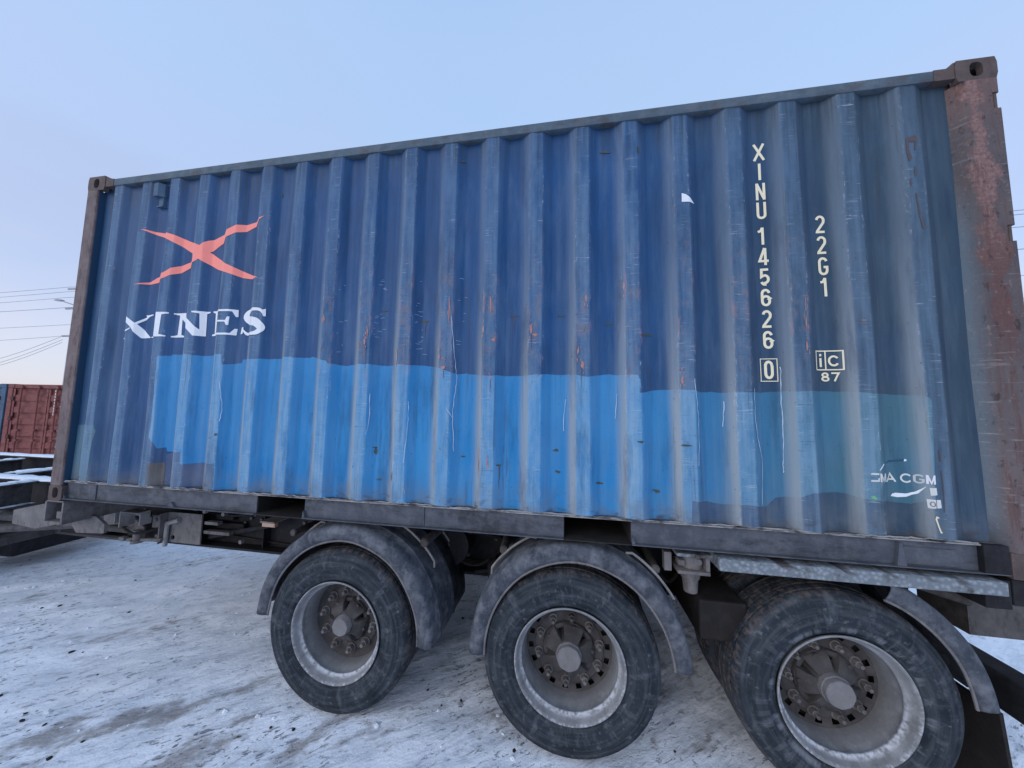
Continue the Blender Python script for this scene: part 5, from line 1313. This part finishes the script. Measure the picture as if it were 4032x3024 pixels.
# ------------------------------------------------------------------ containers behind
def far_container(name, base, ang, label, mat, matd, H=2.438, W=2.438, L=6.058):
    t = thing(name, label, "shipping container", (base[0], base[1], 0.0), rotz=ang)
    # local frame: x along the door width, y into the depth
    def L_(nm, bm, m, parent=t):
        me = bpy.data.meshes.new(nm); bm.to_mesh(me); bm.free(); me.materials.append(m)
        o = bpy.data.objects.new(nm, me); COL.objects.link(o); o.parent = parent; return o
    bm = b_new()
    bm.free()
    for x in (0.0, W - 0.14):
        bm = b_new(); add_box(bm, x, x + 0.14, 0.0, 0.12, 0.118, H - 0.118, 0.01); L_("corner_post", bm, mat)
    bm = b_new(); add_box(bm, 0.141, W - 0.141, 0.01, 0.10, H - 0.13, H - 0.01, 0.006); L_("door_header", bm, mat)
    bm = b_new(); add_box(bm, 0.141, W - 0.141, 0.01, 0.10, 0.02, 0.15, 0.006); L_("door_sill", bm, mat)
    for x in (0.0, W - 0.178):
        for z in (0.0, H - 0.118):
            for y in (-0.004, L - 0.158):
                bm = b_new(); add_box(bm, x - 0.002, x + 0.18, y, y + 0.162, z, z + 0.118, 0.01); L_("corner_casting", bm, mat)
    for k, (xa, xb) in enumerate(((0.150, W / 2 - 0.012), (W / 2 + 0.012, W - 0.150))):
        bm = b_new(); n = 6; z0, z1 = 0.165, H - 0.145; dz = (z1 - z0) / n
        pts = []
        for i in range(n):
            a = z0 + i * dz
            pts += [(0.030, a), (0.030, a + dz * 0.42), (0.066, a + dz * 0.56), (0.066, a + dz * 0.86)]
        pts.append((0.030, z1))
        for (ya, za), (yb, zb) in zip(pts, pts[1:]):
            bm.faces.new([bm.verts.new(p) for p in ((xa, ya, za), (xb, ya, za), (xb, yb, zb), (xa, yb, zb))])
        add_box(bm, xa, xa + 0.055, 0.020, 0.028, z0, z1); add_box(bm, xb - 0.055, xb, 0.020, 0.028, z0, z1)
        d = L_("door", bm, mat)
        for x in (xa + 0.30, xb - 0.24):
            bm = b_new(); add_cyl(bm, (x, -0.022, 0.05), (x, -0.022, H - 0.04), 0.020, seg=10)
            for z in (0.06, 0.75, 1.05, H - 0.10): add_box(bm, x - 0.045, x + 0.045, -0.04, 0.019, z - 0.03, z + 0.03, 0.004)
            L_("lock_rod", bm, mat, d)
        bm = b_new()
        for z in (0.30, 0.85, 1.40, 2.0): add_box(bm, (xa - 0.03) if k == 0 else (xb - 0.06), (xa + 0.06) if k == 0 else (xb + 0.03), -0.012, 0.0195, z - 0.06, z + 0.06, 0.006)
        L_("hinge", bm, matd, d)
        bm = b_new(); add_box(bm, xa - 0.008 if k == 0 else xb + 0.001, xa - 0.001 if k == 0 else xb + 0.008, 0.03, 0.05, z0, z1); L_("door_seal", bm, matd, d)
    for x in (0.02, W - 0.02):
        bm = b_new(); n = 36; dy = (L - 0.3) / n; pts = [(x + (0.018 if (i // 2) % 2 else -0.018), 0.13 + i * dy) for i in range(n + 1)]
        for (xa, ya), (xb, yb) in zip(pts, pts[1:]):
            bm.faces.new([bm.verts.new(p) for p in ((xa, ya, 0.1), (xb, yb, 0.1), (xb, yb, H - 0.06), (xa, ya, H - 0.06))])
        L_("side_panel", bm, mat)
    bm = b_new(); add_box(bm, 0.01, W - 0.01, 0.11, L - 0.01, H - 0.03, H - 0.005); L_("roof", bm, mat)
    bm = b_new(); add_box(bm, 0.01, W - 0.01, 0.11, L - 0.01, 0.03, 0.14); L_("floor", bm, matd)
    bm = b_new(); add_box(bm, 0.04, W - 0.04, L - 0.06, L - 0.02, 0.15, H - 0.04); L_("end_wall", bm, mat)
    return t, L_
FANG = math.atan2(0.166, 0.986)
ux, uy = 0.986, 0.166
base = (-12.83, 5.22)
red, L_ = far_container("shipping_container", base, FANG, "dull red container with ribbed doors standing far behind the trailer", M_RED, M_REDD)
bm = b_new()
for k in range(9): add_box(bm, 1.455, 1.520, -0.008, -0.003, 1.50 + k * 0.088, 1.565 + k * 0.088)
L_("worn_lettering", bm, M_PALE)
bm = b_new()
for pl in glyph('T', 1.62, 1.62, 0.12, 0.16, 0.035) + glyph('C', 1.76, 1.62, 0.12, 0.16, 0.035): add_prism(bm, pl, 'y', 0.002, 0.010)
L_("lettering", bm, M_PINK)
bm = b_new()
for k, z in enumerate((0.93, 0.70, 0.45, 0.22)):
    for s in ([(0.02, 0.12), (0.2, 0.10)], [(0.10, 0.02), (0.12, 0.18)], [(0.04, 0.03), (0.18, 0.17)]):
        for pl in stroke([(1.62 + p[0], z + p[1]) for p in s], 0.035): add_prism(bm, pl, 'y', 0.001, 0.010)
L_("worn_lettering", bm, M_PALE)
b2 = (base[0] - ux * 2.50, base[1] - uy * 2.50)
blu, L_ = far_container("shipping_container", b2, FANG, "slate blue container at the left edge beside the far red container", M_SLATE, M_DARK)
bm = b_new()
for z, n in ((1.72, 4), (1.45, 2), (0.95, 1), (0.66, 1)):
    for k in range(n): add_box(bm, 2.19 - k * 0.10, 2.26 - k * 0.10, -0.012, -0.0045, z, z + 0.15)
L_("worn_lettering", bm, M_PALE)
for o in (BOX, red, blu): o['group'] = "shipping containers in the yard"

# ------------------------------------------------------------------ power lines, pole and lamp
PX = -31.3
WL = [(10.06, 10.16, 10.96), (9.70, 9.83, 10.77), (9.27, 9.40, 10.20), (8.58, 8.66, 9.2), (7.33, 7.41, 8.02), (6.385, 6.60, 7.0)]
pole = thing("utility_pole", "grey concrete pole carrying the overhead wires behind the blue container", "utility pole", (PX + 0.55, 15.2, 0))
bm = b_new(); add_cyl(bm, (PX + 0.55, 15.2, -0.3), (PX + 0.55, 15.2, 10.5), 0.17, 0.11, seg=14); link("shaft", bm, M_CONC, pole, sm=True)
for z in (10.05, 8.60, 6.62):
    bm = b_new(); add_box(bm, PX - 0.1, PX + 1.2, 15.02, 15.10, z - 0.05, z + 0.05); link("crossarm", bm, M_CONC, pole)
for k, (a, m, b) in enumerate(WL):
    bm = b_new(); pts = []
    for i in range(41):
        t = i / 40; x = -72 + (PX + 72) * t; z = a + (a - m) * -(x + 38) / 7.0 * 0.0 + (m - (m - a) * (PX - x) / 7.2) ; z = m - (m - a) * (PX - x) / 7.0
        pts.append((x, 15.0, z + 0.0006 * (x + 38) * (x - PX)))
    for i in range(1, 41):
        t = i / 40; x = PX + (50 - PX) * t; z = m + (b - m) * (x - PX) / (23.6 - PX)
        pts.append((x, 15.0, z - 0.0004 * (x - PX) * (23.6 - x) * (1 if x < 23.6 else 0.2)))
    bm_ = bm; add_tube(bm_, pts, 0.013 if k != 3 else 0.016, 5)
    o = link("power_line", bm, M_WIRE)
    tag(o, ("topmost thin wire crossing the sky behind the blue container", "second thin wire from the top in the left sky", "thin wire just above the street lamp head in the left sky",
            "thicker wire just below the street lamp head in the left sky", "second lowest wire in the left sky below the lamp", "lowest wire running to the pole in the left sky")[k], "power line", "overhead wires in the sky")
for k, (p0, p1) in enumerate((((PX - 0.1, 15.0, 6.55), (-40.5, 14.0, 4.05)), ((PX + 0.1, 15.0, 6.35), (-40.2, 14.0, 3.75)), ((PX + 0.1, 15.0, 6.15), (-39.2, 14.0, 3.75)))):
    bm = b_new(); add_tube(bm, [tuple(Vector(p0).lerp(Vector(p1), i / 12) - Vector((0, 0, 0.35 * math.sin(PI * i / 12)))) for i in range(13)], 0.012, 5)
    o = link("service_wire", bm, M_WIRE)
    tag(o, ("upper", "middle", "lower")[k] + " of three faint service wires sloping down leftwards beside the rusty corner post", "service wire", "faint sloping wires below the pole")
lamp = thing("street_lamp", "grey street lamp whose curved arm shows beside the container's rusty corner post", "street lamp", (-30.2, 15.0, 0))
bm = b_new(); add_cyl(bm, (-30.2, 15.0, -0.2), (-30.2, 15.0, 8.75), 0.09, 0.06, seg=12); link("pole", bm, M_CONC, lamp, sm=True)
bm = b_new(); add_tube(bm, [(-30.2, 15.0, 8.70), (-30.8, 15.0, 8.90), (-31.5, 15.0, 9.10), (-31.75, 15.0, 9.18)], 0.035, 8); link("arm", bm, M_CONC, lamp, sm=True)
bm = b_new(); add_prism(bm, [(-31.70, 9.25), (-31.70, 9.14), (-32.30, 9.20), (-32.34, 9.25), (-32.0, 9.30)], 'y', 14.90, 15.10); link("lamp_head", bm, M_CONC, lamp)

# ------------------------------------------------------------------ loose clods of snow and grit
bm = b_new()
def clod(x, y, r):
    t = bmesh.new(); bmesh.ops.create_icosphere(t, subdivisions=1, radius=r)
    sx, sy, sz = random.uniform(0.7, 1.4), random.uniform(0.7, 1.3), random.uniform(0.4, 0.7); a = random.uniform(0, PI)
    for v in t.verts:
        v.co *= random.uniform(0.8, 1.2); v.co = Vector((v.co.x * sx, v.co.y * sy, v.co.z * sz))
    bmesh.ops.rotate(t, verts=t.verts, cent=(0, 0, 0), matrix=Matrix.Rotation(a, 3, 'Z')); bmesh.ops.translate(t, verts=t.verts, vec=(x, y, gz(x, y) + r * 0.1))
    merge(bm, t)
for _ in range(420):
    x = random.uniform(-2.5, 7.5); y = random.uniform(-0.6, 2.6); clod(x, y, abs(random.gauss(0.006, 0.004)) + 0.003)
o = link("snow_clods", bm, M_SNOW); o['kind'] = 'stuff'; o['label'] = "small clods of dirty snow scattered on the yard"
bm = b_new()
for _ in range(150):
    x = random.uniform(-2.5, 7.5); y = random.uniform(-0.6, 2.6); clod(x, y, abs(random.gauss(0.005, 0.004)) + 0.003)
o = link("grit", bm, M_UNDER); o['kind'] = 'stuff'; o['label'] = "dark grit and small stones scattered on the snow"
